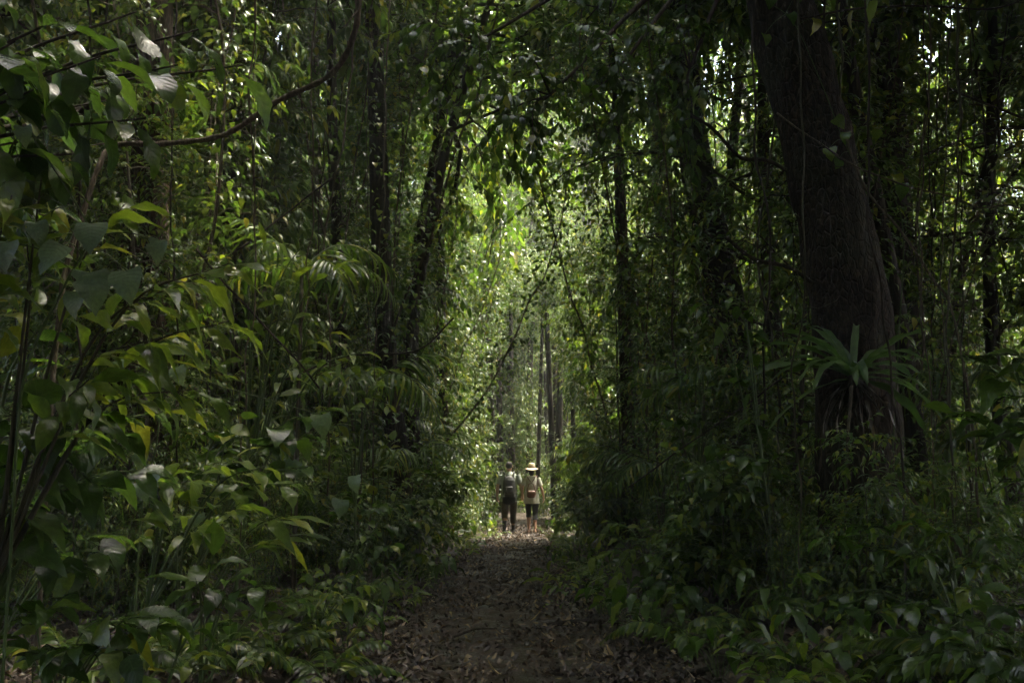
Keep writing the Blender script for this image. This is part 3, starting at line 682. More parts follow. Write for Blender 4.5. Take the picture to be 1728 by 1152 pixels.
def palm(label, base, H, nf, L, nl, ll, seed, detailed, az0=0.0, azspan=6.283, name='understorey_palm', lean=(0, 0)):
    rg = np.random.default_rng(seed)
    t = thing(name, label, 'palm', base)
    g = Geo(); top = np.array([lean[0], lean[1], H])
    add_tube(g, spline([(0, 0, -0.1), top * 0.5 + rg.normal(0, 0.03, 3), top], 10), np.linspace(0.03, 0.022, 10), 7)
    ob('stem', g.mesh('stem', M['stem']), t)
    for i in range(nf):
        Lf = L * rg.uniform(0.8, 1.15); pts, out = frond_arrays(Lf, nl, ll, rg.uniform(0.7, 1.15), seed * 50 + i)
        az = az0 + azspan * (i + rg.uniform(-0.2, 0.2)) / nf; tilt = rg.uniform(-0.1, 0.45)
        Mx = Matrix.Translation(Vector(top)) @ Matrix.Rotation(az, 4, 'Z') @ Matrix.Rotation(-tilt, 4, 'Y')
        g = Geo(); add_tube(g, pts, np.linspace(0.011, 0.003, 13), 4)
        if detailed:
            f = ob('frond', g.mesh('frond', M['stem_green']), t, Mx)
            for p, d, n, s in out: ob('leaflet', LEAFLET[rg.integers(3)], f, leaf_matrix(p, d, n, s))
        else:
            f = ob('frond', g.mesh('frond', M['stem_green']), t, Mx)
            gl = Geo(); P, D, Nn, S = (np.array([o[k] for o in out]) for k in range(4)); leaves_geo(gl, 'leaflet', P, D, Nn, S, 5, 0.5, 0.35)
            ob('leaflets', gl.mesh('leaflets', M['leaf_palm']), f, None, 'stuff')
    return t
palm('palm with arching pale fronds reaching over the path on the left', gb(600, 13), 2.35, 8, 1.5, 15, 0.5, 1, True, lean=(0.1, -0.1))
palm('tall palm with spread fronds beside the pale tree on the left', gb(500, 11.5), 3.6, 7, 1.5, 15, 0.5, 2, True)
palm('small palm low on the bank to the left of the walkers', gb(690, 16), 1.5, 8, 1.5, 14, 0.45, 3, True)
palm('low palm with drooping fronds on the right bank before the walkers', gb(1120, 14), 1.25, 8, 1.35, 14, 0.45, 4, True)
palm('small palm with narrow fronds between the right bank and the crooked tree', gb(1190, 12.5), 2.3, 7, 1.2, 13, 0.45, 5, True)
for i, (px, d, H) in enumerate(sorted([(560, 17, 2.6), (720, 21, 2.0), (420, 14, 1.6), (1030, 21, 1.8), (1300, 15, 2.0), (780, 27, 1.6), (980, 29, 1.5), (340, 11, 1.3), (1640, 12, 2.2), (650, 24, 3.0)])):
    palm(f'understorey palm half hidden in the thicket, {ordinal(i + 1)} of them from the left', gb(px, d), H, 7, 1.4, 15, 0.45, 20 + i, False)

# ------------------------------------------------------------------ foreground and path-side shrubs, leaf by leaf
def tips(*a): return [at(px, py, d) for px, py, d in a]
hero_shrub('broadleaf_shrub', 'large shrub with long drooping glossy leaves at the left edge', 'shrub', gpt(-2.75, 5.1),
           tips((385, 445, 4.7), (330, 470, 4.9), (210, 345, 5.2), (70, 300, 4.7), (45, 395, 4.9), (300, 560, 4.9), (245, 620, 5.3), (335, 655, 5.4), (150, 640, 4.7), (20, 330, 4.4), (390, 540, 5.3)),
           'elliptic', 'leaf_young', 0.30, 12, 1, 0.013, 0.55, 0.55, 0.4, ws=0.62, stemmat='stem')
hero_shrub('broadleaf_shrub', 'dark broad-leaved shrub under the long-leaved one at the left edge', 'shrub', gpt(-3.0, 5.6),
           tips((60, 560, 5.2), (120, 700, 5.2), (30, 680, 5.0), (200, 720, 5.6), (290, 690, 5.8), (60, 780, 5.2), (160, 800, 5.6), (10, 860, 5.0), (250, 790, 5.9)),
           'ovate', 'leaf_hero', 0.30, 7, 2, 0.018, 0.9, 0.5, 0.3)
hero_shrub('arching_shrub', 'arching shrub with shiny leaf tips above the lower left undergrowth', 'shrub', gpt(-2.4, 6.3),
           tips((500, 815, 6.1), (450, 785, 6.2), (360, 785, 6.2), (290, 800, 6.3), (400, 770, 6.6)), 'elliptic', 'leaf_young', 0.22, 9, 3, 0.012, 0.7, 0.45, ws=1.1)
hero_shrub('slender_shrub', 'slender light green shrub with narrow pointed leaves at lower left', 'shrub', gpt(-2.0, 5.9),
           tips((475, 868, 5.7), (405, 848, 5.8), (285, 855, 5.8), (470, 905, 5.8), (340, 880, 5.6)), 'lance', 'leaf_young', 0.27, 6, 4, 0.009, 0.6, 0.4, 0.5)
hero_shrub('leafy_herb', 'herb with limp dark leaves beneath the narrow-leaved shrub at lower left', 'herb', gpt(-1.75, 5.6),
           tips((410, 960, 5.4), (360, 940, 5.5), (505, 1005, 5.6), (440, 985, 5.3), (330, 975, 5.3)), 'elliptic', 'leaf_hero', 0.22, 6, 5, 0.008, 0.8, 0.5, 0.4)
hero_shrub('leafy_herb', 'wide dark herb filling the bottom left corner', 'herb', gpt(-2.25, 5.0),
           tips((100, 1010, 4.9), (205, 1035, 4.9), (290, 1040, 4.8), (130, 1090, 4.7), (50, 1095, 4.8), (340, 1060, 4.9), (20, 1020, 5.1), (220, 1100, 4.7)), 'ovate', 'leaf_hero', 0.21, 6, 6, 0.008, 0.9, 0.3, 0.4)
hero_shrub('leafy_herb', 'tall stemmed herb at the left edge above the corner herb', 'herb', gpt(-3.1, 5.9),
           tips((30, 900, 5.7), (90, 880, 5.8), (175, 930, 5.7), (140, 965, 5.5), (240, 900, 6.0)), 'elliptic', 'leaf_hero', 0.26, 6, 7, 0.01, 0.8, 0.45, 0.4)
hero_shrub('seedling', 'pale seedling near the bottom edge left of the path', 'seedling', gpt(-1.45, 4.9), tips((325, 1115, 4.8), (440, 1100, 4.9), (380, 1080, 5.0)), 'elliptic', 'leaf_young', 0.15, 5, 8, 0.005, 0.8, 0.3, 0.5)
hero_shrub('broadleaf_shrub', 'round-leaved shrub on the bank behind the left undergrowth', 'shrub', gpt(-2.7, 8.2),
           tips((540, 735, 8.0), (480, 720, 8.1), (420, 700, 8.3), (560, 690, 8.4), (380, 740, 8.0), (500, 790, 7.9)), 'heart', 'leaf_hero', 0.2, 8, 9, 0.012, 0.9, 0.5)
hero_shrub('overhanging_tree', 'dark large-leaved tree hanging into the upper left corner', 'tree', gpt(-4.6, 5.0),
           tips((125, 260, 4.7), (60, 150, 4.6), (170, 95, 4.7), (245, 200, 4.8), (300, 110, 5.0), (335, 50, 5.0), (230, 20, 4.9), (100, 30, 4.6), (25, 70, 4.4), (30, 240, 4.5), (180, 170, 5.2), (410, 110, 5.4), (10, -40, 4.3), (90, 330, 5.2)),
           'obovate', 'leaf_hero', 0.30, 9, 10, 0.02, 0.7, 0.9, 0.45, common=0.75, stemmat='bark_dark', arch=0.12, ws=1.15)
hero_shrub('whorled_shrub', 'shrub with flat whorls of mid green leaves at lower right', 'shrub', gpt(3.0, 6.7),
           tips((1400, 905, 6.5), (1455, 885, 6.7), (1535, 878, 6.7), (1600, 900, 6.6), (1685, 905, 6.5), (1560, 935, 6.3), (1480, 925, 6.4), (1650, 950, 6.2)), 'lance', 'leaf_hero', 0.22, 3, 11, 0.009, 0.8, 0.2, 0.6, whorl=7)
hero_shrub('leafy_herb', 'low spreading herb in front of the whorled shrub at lower right', 'herb', gpt(2.75, 5.9),
           tips((1480, 1030, 5.6), (1420, 1020, 5.7), (1335, 1030, 5.8), (1560, 1015, 5.7), (1640, 990, 5.8), (1700, 1020, 5.6), (1600, 1060, 5.4)), 'elliptic', 'leaf_hero', 0.19, 5, 12, 0.007, 0.8, 0.35, 0.4, whorl=4)
hero_shrub('leafy_herb', 'thin herb with few long leaves before the thick leaning tree', 'herb', gpt(1.95, 7.4),
           tips((1290, 985, 7.2), (1350, 965, 7.4), (1260, 960, 7.5), (1340, 1010, 7.1)), 'lance', 'leaf_hero', 0.25, 5, 13, 0.007, 0.7, 0.4, 0.4)
hero_shrub('seedling', 'bright little seedling at the bottom edge right of the path', 'seedling', gpt(1.55, 5.0), tips((1370, 1135, 4.9), (1430, 1140, 5.0), (1330, 1145, 4.8)), 'elliptic', 'leaf_young', 0.13, 5, 14, 0.004, 0.9, 0.2, 0.4)
hero_shrub('leafy_herb', 'dark herb in the bottom right corner', 'herb', gpt(2.5, 4.9), tips((1560, 1100, 4.8), (1620, 1080, 4.9), (1680, 1100, 4.7), (1720, 1060, 4.9), (1650, 1130, 4.6)), 'elliptic', 'leaf_hero', 0.2, 5, 15, 0.006, 0.8, 0.3, 0.4)
hero_shrub('broadleaf_shrub', 'big-leaved shrub reaching in at the right edge', 'shrub', gpt(4.0, 6.9),
           tips((1715, 805, 6.4), (1665, 705, 6.8), (1600, 690, 7.0), (1725, 590, 6.7), (1650, 600, 7.0), (1700, 660, 6.6), (1740, 720, 6.4)), 'ovate', 'leaf_hero', 0.30, 6, 16, 0.014, 0.8, 0.4, 0.4)
hero_shrub('broadleaf_shrub', 'bright bushy shrub spilling onto the right side of the path', 'shrub', gpt(1.75, 12.6),
           tips((985, 905, 13.0), (1030, 880, 12.8), (1080, 885, 12.5), (1120, 900, 12.3), (1000, 940, 12.4), (1060, 930, 12.1), (1150, 880, 12.8), (1110, 950, 11.9), (1040, 985, 11.6)), 'elliptic', 'leaf_young', 0.2, 14, 17, 0.01, 0.85, 0.35)
hero_shrub('broadleaf_shrub', 'second bushy shrub on the right bank, nearer than the bright one', 'shrub', gpt(1.95, 10.4),
           tips((1090, 975, 10.4), (1140, 940, 10.4), (1190, 930, 10.4), (1150, 1000, 10.0), (1220, 980, 10.2), (1080, 1010, 10.0), (1200, 900, 10.8)), 'ovate', 'leaf_hero', 0.18, 12, 18, 0.01, 0.85, 0.35)
hero_shrub('tall_shrub', 'tall thin shrub with layered leaves right of the bright bush', 'shrub', gpt(2.2, 11.6),
           tips((1070, 640, 11.6), (1140, 620, 11.6), (1200, 640, 11.5), (1110, 700, 11.4), (1190, 690, 11.3), (1240, 610, 11.8), (1160, 560, 11.9)), 'elliptic', 'leaf_hero', 0.24, 9, 19, 0.014, 0.8, 0.4, common=0.5)
hero_shrub('tall_shrub', 'shrub with hanging dark leaves in front of the crooked tree', 'shrub', gpt(2.55, 9.6),
           tips((1180, 740, 9.4), (1240, 760, 9.3), (1150, 800, 9.4), (1210, 830, 9.3), (1270, 700, 9.6), (1300, 770, 9.4), (1230, 480, 9.8), (1180, 500, 9.8), (1260, 520, 9.7)), 'elliptic', 'leaf_hero', 0.26, 8, 20, 0.014, 0.7, 0.8, common=0.35)
hero_shrub('broadleaf_shrub', 'dense shrub leaning over the left edge of the path', 'shrub', gpt(-1.75, 10.8),
           tips((640, 850, 10.8), (690, 880, 10.8), (600, 830, 11.0), (660, 920, 10.5), (560, 860, 10.9), (620, 900, 10.5), (590, 940, 10.2), (700, 840, 11.3)), 'elliptic', 'leaf_hero', 0.2, 12, 21, 0.011, 0.85, 0.35)
hero_shrub('broadleaf_shrub', 'light green shrub on the left bank below the arching palm', 'shrub', gpt(-1.7, 13.2),
           tips((640, 780, 13.2), (700, 800, 13.3), (740, 840, 13.2), (680, 850, 12.9), (720, 880, 12.8), (660, 740, 13.4), (610, 760, 13.2)), 'ovate', 'leaf_young', 0.18, 12, 22, 0.01, 0.85, 0.35)
hero_shrub('leafy_herb', 'trailing herb at the foot of the left bank', 'herb', gpt(-1.7, 8.6),
           tips((590, 970, 8.6), (630, 985, 8.6), (560, 1000, 8.3), (640, 1020, 8.3), (530, 960, 8.8)), 'elliptic', 'leaf_young', 0.15, 8, 23, 0.006, 0.85, 0.3)
hero_shrub('tall_shrub', 'tall shrub with pointed leaves beside the dark left tree', 'shrub', gpt(-2.6, 9.4),
           tips((450, 410, 9.4), (520, 400, 9.4), (580, 440, 9.3), (500, 470, 9.2), (430, 470, 9.3), (560, 560, 9.2), (620, 590, 9.1), (510, 610, 9.0), (450, 560, 9.3)), 'lance', 'leaf_young', 0.27, 9, 24, 0.016, 0.8, 0.45, common=0.35)
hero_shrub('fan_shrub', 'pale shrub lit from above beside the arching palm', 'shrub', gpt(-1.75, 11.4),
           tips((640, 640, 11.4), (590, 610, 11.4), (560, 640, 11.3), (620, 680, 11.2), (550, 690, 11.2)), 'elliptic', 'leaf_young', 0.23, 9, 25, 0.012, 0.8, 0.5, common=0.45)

# heart-leaved creeper with glossy leaves facing the camera, sky sheen painted in as paleness, at the left edge
def creeper(label, d, spots, path, L, seed, mat='leaf_heart'):
    rg = np.random.default_rng(seed)
    P = [at(px, py, d + 0.1) for px, py in path]; base = gpt(P[0].x, P[0].y)
    t = thing('heart_leaf_creeper', label, 'vine', base)
    g = Geo(); pts = spline([base - Vector((0, 0, 0.1))] + P, 40) - np.array(base); add_tube(g, pts, np.linspace(0.008, 0.004, 40), 5)
    ms = leaf_meshes('heart', mat, 3, 9, 0.35, 0.35)
    for px, py, k in spots:
        p = np.array(at(px, py - 35 * k, d)) - np.array(base)
        j = np.argmin(np.linalg.norm(pts - p, axis=1)); add_tube(g, spline([pts[j], (pts[j] + p) / 2 + np.array([0, 0, 0.03]), p], 6), [0.003] * 6, 4)
        dd = np.array([rg.normal(0, 0.35), -0.35, -0.85]); nn = np.array([rg.normal(0, 0.2), -0.75, 0.65])
        ob('leaf', ms[rg.integers(len(ms))], t, leaf_matrix(p, dd, nn, L * k))
    ob('stem', g.mesh('stem', M['stem_green']), t)
creeper('creeper with pale shiny heart-shaped leaves on the left-edge shrub', 4.4, [(155, 412, 1.0), (105, 450, 1.05), (214, 492, 1.0), (152, 500, 1.15), (130, 520, 0.8), (15, 440, 0.9), (60, 400, 0.7), (270, 430, 0.7), (40, 235, 0.6)],
        [(20, 900), (40, 640), (110, 480), (150, 400), (120, 330), (60, 240)], 0.165, 1)
creeper('creeper with small pale heart-shaped leaves behind the lower left shrubs', 7.0, [(540, 735, 1.0), (285, 665, 1.1), (235, 845, 0.9), (262, 820, 1.0), (300, 650, .9), (240, 790, 0.8), (575, 870, .8), (600, 830, .8), (200, 640, 0.9), (330, 900, 0.9)],
        [(230, 1000), (240, 850), (262, 760), (290, 640), (400, 660), (540, 700)], 0.17, 2)
creeper('creeper with blue-grey leaves climbing the thick leaning tree', 10.25, [(1408, 235, 1), (1428, 255, 0.9), (1400, 285, 1), (1415, 300, .9), (1510, 330, 1), (1520, 350, 1.1), (1300, 30, 1.), (1330, 60, 1.), (1375, 70, 1.1), (1350, 20, 1.), (1290, 90, 0.9), (1480, 250, 0.9)],
        [(1500, 900), (1515, 600), (1520, 360), (1440, 270), (1390, 150), (1340, 40), (1290, 0)], 0.16, 3, 'leaf_hero')

# ------------------------------------------------------------------ the bough of the leaning tree that hangs over the path
def bough():
    rg = np.random.default_rng(31); ms = leaf_meshes('elliptic', 'leaf_hero', 3, 9, 0.25, 0.35)
    root = at(1305, -60, 10.6)
    for b, group in enumerate([[(700, 130, 8.6), (765, 50, 8.6), (650, 60, 9.0), (720, 200, 8.8), (810, 110, 8.5)], [(840, 200, 8.7), (900, 260, 8.6), (960, 150, 8.8), (790, 265, 9.0), (880, 90, 8.4), (860, 310, 9.2)],
                               [(1040, 110, 9.0), (1000, 250, 9.2), (1080, 200, 9.3), (960, 40, 8.8), (940, 210, 9.0)], [(1150, 120, 9.6), (1130, 260, 9.7), (1190, 40, 9.8), (1080, 40, 9.3), (1170, 330, 9.9)]]):
        g = Geo(); out = []
        cen = sum((at(*x) for x in group), Vector()) / len(group); knee = root.lerp(cen, 0.45) + Vector((0, 0, 0.5))
        add_tube(g, spline([root - Vector((-.1, 0, 0)) - BIGB, knee - BIGB, cen.lerp(knee, 0.2) - BIGB], 14), np.linspace(0.05, 0.014, 14), 6)
        hub = cen.lerp(knee, 0.2)
        for tp in group:
            e = at(*tp); pts = spline([hub - BIGB, hub.lerp(e, 0.5) + Vector((rg.normal(0, .08), 0, 0.15)) - BIGB, e - BIGB], 10)
            add_tube(g, pts, np.linspace(0.012, 0.003, 10), 4); sprig(rg, pts, 20, 0.8, 0.17, out, start=0.2, droop=0.5)
            for q in range(2):
                j = rg.integers(3, 9); tw = limb(rg, pts[j], np.array([rg.normal(), rg.normal(), -0.3]), 0.5, 4, 0.2, 0.2); add_tube(g, tw, np.linspace(0.005, 0.002, 5), 3); sprig(rg, tw, 8, 0.8, 0.16, out, start=0.2, droop=0.6)
        f = ob('bough', g.mesh('bough', M['bark_dark']), BIG)
        for p, d, n, s in out: ob('leaf', ms[rg.integers(len(ms))], f, leaf_matrix(p, d, n, s))
bough()

# ------------------------------------------------------------------ bird's-nest fern on the leaning tree
def nest_fern():
    rg = np.random.default_rng(5); c = at(1440, 640, 9.9)
    t = thing('nest_fern', 'rosette fern with strap leaves perched on the foot of the leaning tree', 'fern', c)
    def strap(az, el, L, w, droop, mat, name, curl=0.0):
        g = Geo(); n = 13; V = []; uv = []
        p = np.array([0., 0, 0]); d = np.array([math.cos(az) * math.cos(el), math.sin(az) * math.cos(el), math.sin(el)])
        sd = np.cross(d, (0, 0, 1.0)); sd /= np.linalg.norm(sd) + 1e-9
        for i in range(n):
            s = i / (n - 1); ww = w * max(0.03, math.sin(math.pi * (0.1 + 0.9 * s) ** 1.1) ** 0.6)
            up = np.cross(sd, d); c2 = sd * math.cos(curl * s) + up * math.sin(curl * s)
            for sg in (-1, 0, 1):
                V.append(p + c2 * sg * ww / 2 + up * (0.22 * ww * abs(sg) + 0.012 * math.sin(s * 20 + sg) * abs(sg))); uv.append((0.5 + sg / 2, s))
            d = d + np.array([0, 0, -droop / n]) + rg.normal(0, 0.02, 3); d /= np.linalg.norm(d); p = p + d * L / (n - 1)
        q = [(i * 3 + k, i * 3 + k + 1, i * 3 + k + 4, i * 3 + k + 3) for i in range(n - 1) for k in (0, 1)]
        g.add(V, [np.array(q)], uv); return ob(name, g.mesh(name, M[mat]), t)
    for az, el, L, w, dr in [(R(128), R(68), 0.95, .12, 0.9), (R(160), R(38), 1.0, .12, 1.0), (R(175), R(20), 1.05, .11, 0.9), (R(110), R(75), .95, .11, .7), (R(60), R(62), 1.15, .12, 1.0), (R(38), R(48), 1.2, .12, 1.0), (R(20), R(32), 1.0, .11, 1.1),
                             (R(5), R(15), .9, .11, 1.0), (R(-25), R(48), .8, .11, 1.2), (R(-60), R(55), .8, .12, 1.5), (R(-100), R(60), .75, .11, 1.6), (R(-150), R(50), .85, .11, 1.3), (R(-175), R(62), 1.0, .12, 1.1), (R(80), R(50), .9, .11, .8), (R(15), R(60), 1.15, .12, 1.2), (R(150), R(55), .8, .1, 1.2)]:
        for _k in range(2): strap(az + rg.normal(0, .25), min(el + rg.normal(0, .16), R(64)), L * rg.uniform(.8, 1.25), w * rg.uniform(.6, .95), dr * rg.uniform(1.0, 1.9), 'leaf_strap', 'leaf', rg.normal(0, .5))
    for i in range(8):
        az = rg.uniform(-3.14, 0.6) if i % 3 else rg.uniform(-0.6, 0.6)
        strap(az, R(rg.uniform(-40, 25)), rg.uniform(0.5, 1.2), rg.uniform(0.02, 0.05), rg.uniform(2.0, 4.5), 'leaf_dry', 'dead_leaf', rg.uniform(-1.5, 1.5))
    g = Geo()
    for i in range(26):
        az = rg.random() * 6.28; add_tube(g, limb(rg, (math.cos(az) * 0.05, math.sin(az) * 0.05, -0.02), (math.cos(az), math.sin(az), -0.9), rg.uniform(0.25, 0.6), 5, 0.3, 0.35), np.linspace(0.02, 0.005, 6), 4)
    add_tube(g, [(0, 0.25, -0.25), (0, 0.08, -0.14), (0, 0, -0.02), (0, 0, 0.04)], [0.05, 0.12, 0.10, 0.05], 9)
    ob('root_mass', g.mesh('root_mass', M['bark_dark']), t)
nest_fern()

# ------------------------------------------------------------------ vines, lianas, branches
def vine(name, label, track, r, mat='liana', ground=False, hang=None, group=None, k=6, wob=0.02, cat='vine', twigs=0):
    rg = np.random.default_rng(len(label) * 7 + int(track[0][0]))
    P = [at(*x) for x in track]
    if ground: P = P + [gpt(P[-1].x, P[-1].y, -0.05)]
    if hang: P = [P[0] + Vector((rg.normal(0, .15), 0, hang))] + P
    base = P[-1].copy(); n = max(24, len(P) * 9)
    S = spline([p - base for p in P], n)
    for i in range(n): S[i] += np.array(mnoise.noise_vector(Vector(S[i]) * 2.1 + base)) * wob
    g = Geo(); rad = r * (1 + 0.15 * np.sin(np.arange(n) * 1.7)) * np.linspace(1, 0.8, n); V, F = tube_arrays(S, rad, k); g.add(V, F)
    for q in range(twigs):
        j = rg.integers(2, n - 2); add_tube(g, limb(rg, S[j], rg.normal(0, 1, 3), rg.uniform(0.2, 0.6), 5, 0.25, 0.02), np.linspace(r * 0.35, r * 0.12, 6), 4)
    t = ob(name, g.mesh(name, M[mat])); t.location = base; return tag(t, label, cat, group)
vine('arching_vine', 'dark woody vine arching up to the right across the upper left', [(606, -30, 6.6), (600, 50, 6.6), (556, 125, 6.7), (470, 172, 6.8), (380, 225, 6.8), (275, 244, 6.8), (195, 248, 6.8), (165, 290, 6.7), (120, 420, 6.6), (90, 620, 6.5)], 0.022, ground=True, k=8, twigs=8)
vine('bent_branch', 'short bent dark branch at the left edge above the arching vine', [(238, 105, 5.4), (190, 150, 5.4), (120, 190, 5.3), (50, 210, 5.2), (-60, 330, 5.1)], 0.024, 'bark_dark', ground=True, k=8, twigs=6, cat='branch')
vine('slanting_stem', 'thin pale stem slanting down across the thick leaning tree', [(1310, 190, 9.7), (1370, 232, 9.6), (1450, 283, 9.5), (1540, 318, 9.4), (1640, 345, 9.3), (1760, 420, 9.2)], 0.010, 'liana', ground=True, twigs=6, cat='stem')
vine('slanting_stem', 'pale stem slanting down to the right below the leaning tree trunk', [(1428, 235, 9.9), (1468, 330, 9.8), (1520, 390, 9.7), (1575, 470, 9.6), (1605, 520, 9.5), (1640, 700, 9.4)], 0.015, 'liana', ground=True, twigs=5, cat='stem')
vine('dead_branch', 'dark dead branch propped against the left side of the leaning tree', [(1325, 288, 10.6), (1290, 270, 10.5), (1245, 262, 10.4), (1200, 215, 10.4), (1160, 190, 10.3)], 0.022, 'bark_dark', twigs=8, cat='branch')
vine('dead_branch', 'lower dead branch reaching left from the leaning tree', [(1372, 478, 10.6), (1330, 452, 10.5), (1270, 435, 10.5), (1225, 400, 10.4)], 0.024, 'bark_dark', twigs=8, cat='branch')
vine('hanging_root', 'pale root hanging straight down below the perched fern', [(1436, 650, 9.55), (1432, 720, 9.5), (1428, 800, 9.5), (1424, 860, 9.5)], 0.018, 'liana', ground=True, cat='root')
vine('hanging_root', 'curved root running down to the right below the perched fern', [(1505, 760, 9.4), (1515, 800, 9.3), (1545, 850, 9.2), (1580, 890, 9.1), (1620, 930, 9.0)], 0.018, 'liana', ground=True, cat='root')
random.seed(5)
li = []
while len(li) < 60:
    d_ = rnd(8.5, 22); px_ = rnd(60, 1700)
    if abs(at(px_, 797, d_).x - path_c(d_)) > path_w(d_) + 0.5: li.append((px_, d_))
li.sort()
for i, (px, d) in enumerate(li):
    w = rnd(-25, 25)
    vine('hanging_liana', f'thin liana hanging among the trees, {ordinal(i + 1)} from the left', [(px + w, rnd(-30, 250), d), (px + rnd(-20, 20), 420, d + rnd(-.3, .3)), (px - w * .3 + rnd(-14, 14), 640, d)], rnd(0.006, 0.016), ('liana', 'bark_dark', 'stem')[i % 3], ground=True, hang=3.0, group='hanging lianas', k=5, wob=0.06, twigs=5)
for i, (px, py, d, dx, dy) in enumerate(sorted([(1150, 250, 14, 90, 60), (560, 300, 12, -90, 70), (330, 420, 9, 80, 90), (1560, 260, 10, 120, -40), (1600, 150, 9.5, 150, 60), (1350, 30, 9.8, 160, -20), (480, 640, 10, 110, -40), (1320, 640, 11, -100, 70)])):
    vine('bare_branch', f'bare twiggy branch caught in the foliage, {ordinal(i + 1)} from the left', [(px, py, d), (px + dx, py + dy, d + .1), (px + dx * 2, py + dy * 1.7 + 20, d), (px + dx * 2.6, py + dy * 2.6, d)], 0.012, 'bark_dark', twigs=9, cat='branch', group='bare branches')

# ------------------------------------------------------------------ low herbs, copied, every leaf an object
def herb_proto(kind):
    rg = np.random.default_rng(kind + 70); t = thing('path_herb', 'x', 'herb', (0, -200, 0)); g = Geo()
    if kind == 0:      # upright seedling
        ms = leaf_meshes('elliptic', 'leaf_young', 3, 9, 0.25, 0.35); st = limb(rg, (0, 0, -0.05), (0.05, 0, 1), 0.5, 6, 0.08, 0); add_tube(g, st, np.linspace(0.005, 0.002, 7), 4)
        out = []; sprig(rg, st, 12, 1.2, 0.15, out, start=0.25, droop=0.25)
    elif kind == 1:    # rosette of long-stalked leaves
        ms = leaf_meshes('ovate', 'leaf_hero', 3, 9, 0.25, 0.35); out = []
        for i in range(9):
            a = i * 2.4; e = np.array([math.cos(a) * rg.uniform(.12, .3), math.sin(a) * rg.uniform(.12, .3), rg.uniform(.15, .42)]); add_tube(g, spline([(0, 0, -0.04), e * 0.5 + np.array([0, 0, .06]), e], 6), np.linspace(0.004, 0.002, 6), 4)
            out.append((e, np.array([math.cos(a), math.sin(a), -0.5]), np.array([rg.normal(0, .2), rg.normal(0, .2), 1]), rg.uniform(0.14, 0.22)))
    elif kind == 2:    # trailing sprawl of small leaves
        ms = leaf_meshes('ovate', 'leaf_young', 3, 9, 0.25, 0.35); out = []
        for i in range(5):
            a = i * 1.3 + rg.random(); st = limb(rg, (0, 0, -0.03), (math.cos(a), math.sin(a), 0.7), 0.5, 6, 0.15, 0.12); add_tube(g, st, np.linspace(0.004, 0.002, 7), 4); sprig(rg, st, 7, 0.9, 0.10, out, start=0.2, droop=0.2)
    else:              # forked seedling with lance leaves
        ms = leaf_meshes('lance', 'leaf_young', 3, 9, 0.25, 0.35); out = []
        for i in range(3):
            a = i * 2.1; st = limb(rg, (0, 0, -0.04), (math.cos(a) * .5, math.sin(a) * .5, 1), 0.45, 6, 0.1, 0.02); add_tube(g, st, np.linspace(0.005, 0.002, 7), 4); sprig(rg, st, 6, 0.9, 0.19, out, start=0.35, droop=0.4)
    ob('stem', g.mesh('stem', M['stem_green']), t)
    for p, d, n, s in out: ob('leaf', ms[rg.integers(len(ms))], t, leaf_matrix(p, d, n, s))
    return t
HN = ['upright seedling with alternate leaves', 'low rosette of stalked oval leaves', 'sprawling small-leaved ground herb', 'forked seedling with narrow leaves']
for kind in range(4):
    proto = herb_proto(kind); spots = []
    for y0, y1, n in ((5.0, 9.0, 9), (9.0, 15.0, 15), (15, 28, 16)):
        for _ in range(n):
            y = rnd(y0, y1); s = random.choice((-1, 1)); spots.append((path_c(y) + s * (path_w(y) * (0.82 if y > 9 else 1.1) + abs(random.gauss(0, 0.5)) + 0.05 + (0.25 if y < 7 else 0)), y))
    spots.sort(key=lambda s: s[1]); cnt = {'left': 0, 'right': 0}
    for x, y in spots:
        side = 'left' if x < path_c(y) else 'right'; cnt[side] += 1
        c = copy_tree(proto, f'{HN[kind]} {side} of the path, {ordinal(cnt[side]) + " " if cnt[side] > 1 else ""}nearest the camera', gpt(x, y), rnd(0, 6.28), rnd(0.7, 1.35), (random.gauss(0, .08), random.gauss(0, .08)))
        c['group'] = 'herbs along the path edges'
    for ch in list(proto.children): bpy.data.objects.remove(ch)
    bpy.data.objects.remove(proto)

# ferns: fronds of many small leaflets
def fern(label, base, n, L, seed):
    rg = np.random.default_rng(seed); t = thing('ground_fern', label, 'fern', base)
    for i in range(n):
        pts, out = frond_arrays(L * rg.uniform(.8, 1.15), 22, L * 0.24, rg.uniform(0.6, 0.9), seed * 9 + i)
        g = Geo(); add_tube(g, pts, np.linspace(0.005, 0.002, 13), 4)
        f = ob('frond', g.mesh('frond', M['stem_green']), t, Matrix.Rotation(i * 6.283 / n + rg.normal(0, .2), 4, 'Z') @ Matrix.Rotation(-rg.uniform(0.0, 0.5), 4, 'Y'))
        gl = Geo(); P, D, Nn, S = (np.array([o[k] for o in out]) for k in range(4)); leaves_geo(gl, 'lance', P, D, Nn, S, 5, 0.2, 0.2)
        ob('leaflets', gl.mesh('leaflets', M['leaf_palm']), f, None, 'stuff')
fern('fern with feathery fronds in front of the whorled shrub', gb(1580, 6.3), 8, 0.75, 1)
fern('fern at the foot of the leaning tree', gb(1370, 9.0), 8, 0.7, 2)
fern('fern on the left bank beneath the arching palm', gb(520, 9.5), 8, 0.8, 3)
fern('fern half hidden in the left foreground herbs', gb(250, 6.6), 8, 0.75, 4)
fern('fern beside the bright bush on the right bank', gb(1240, 9.2), 7, 0.6, 5)

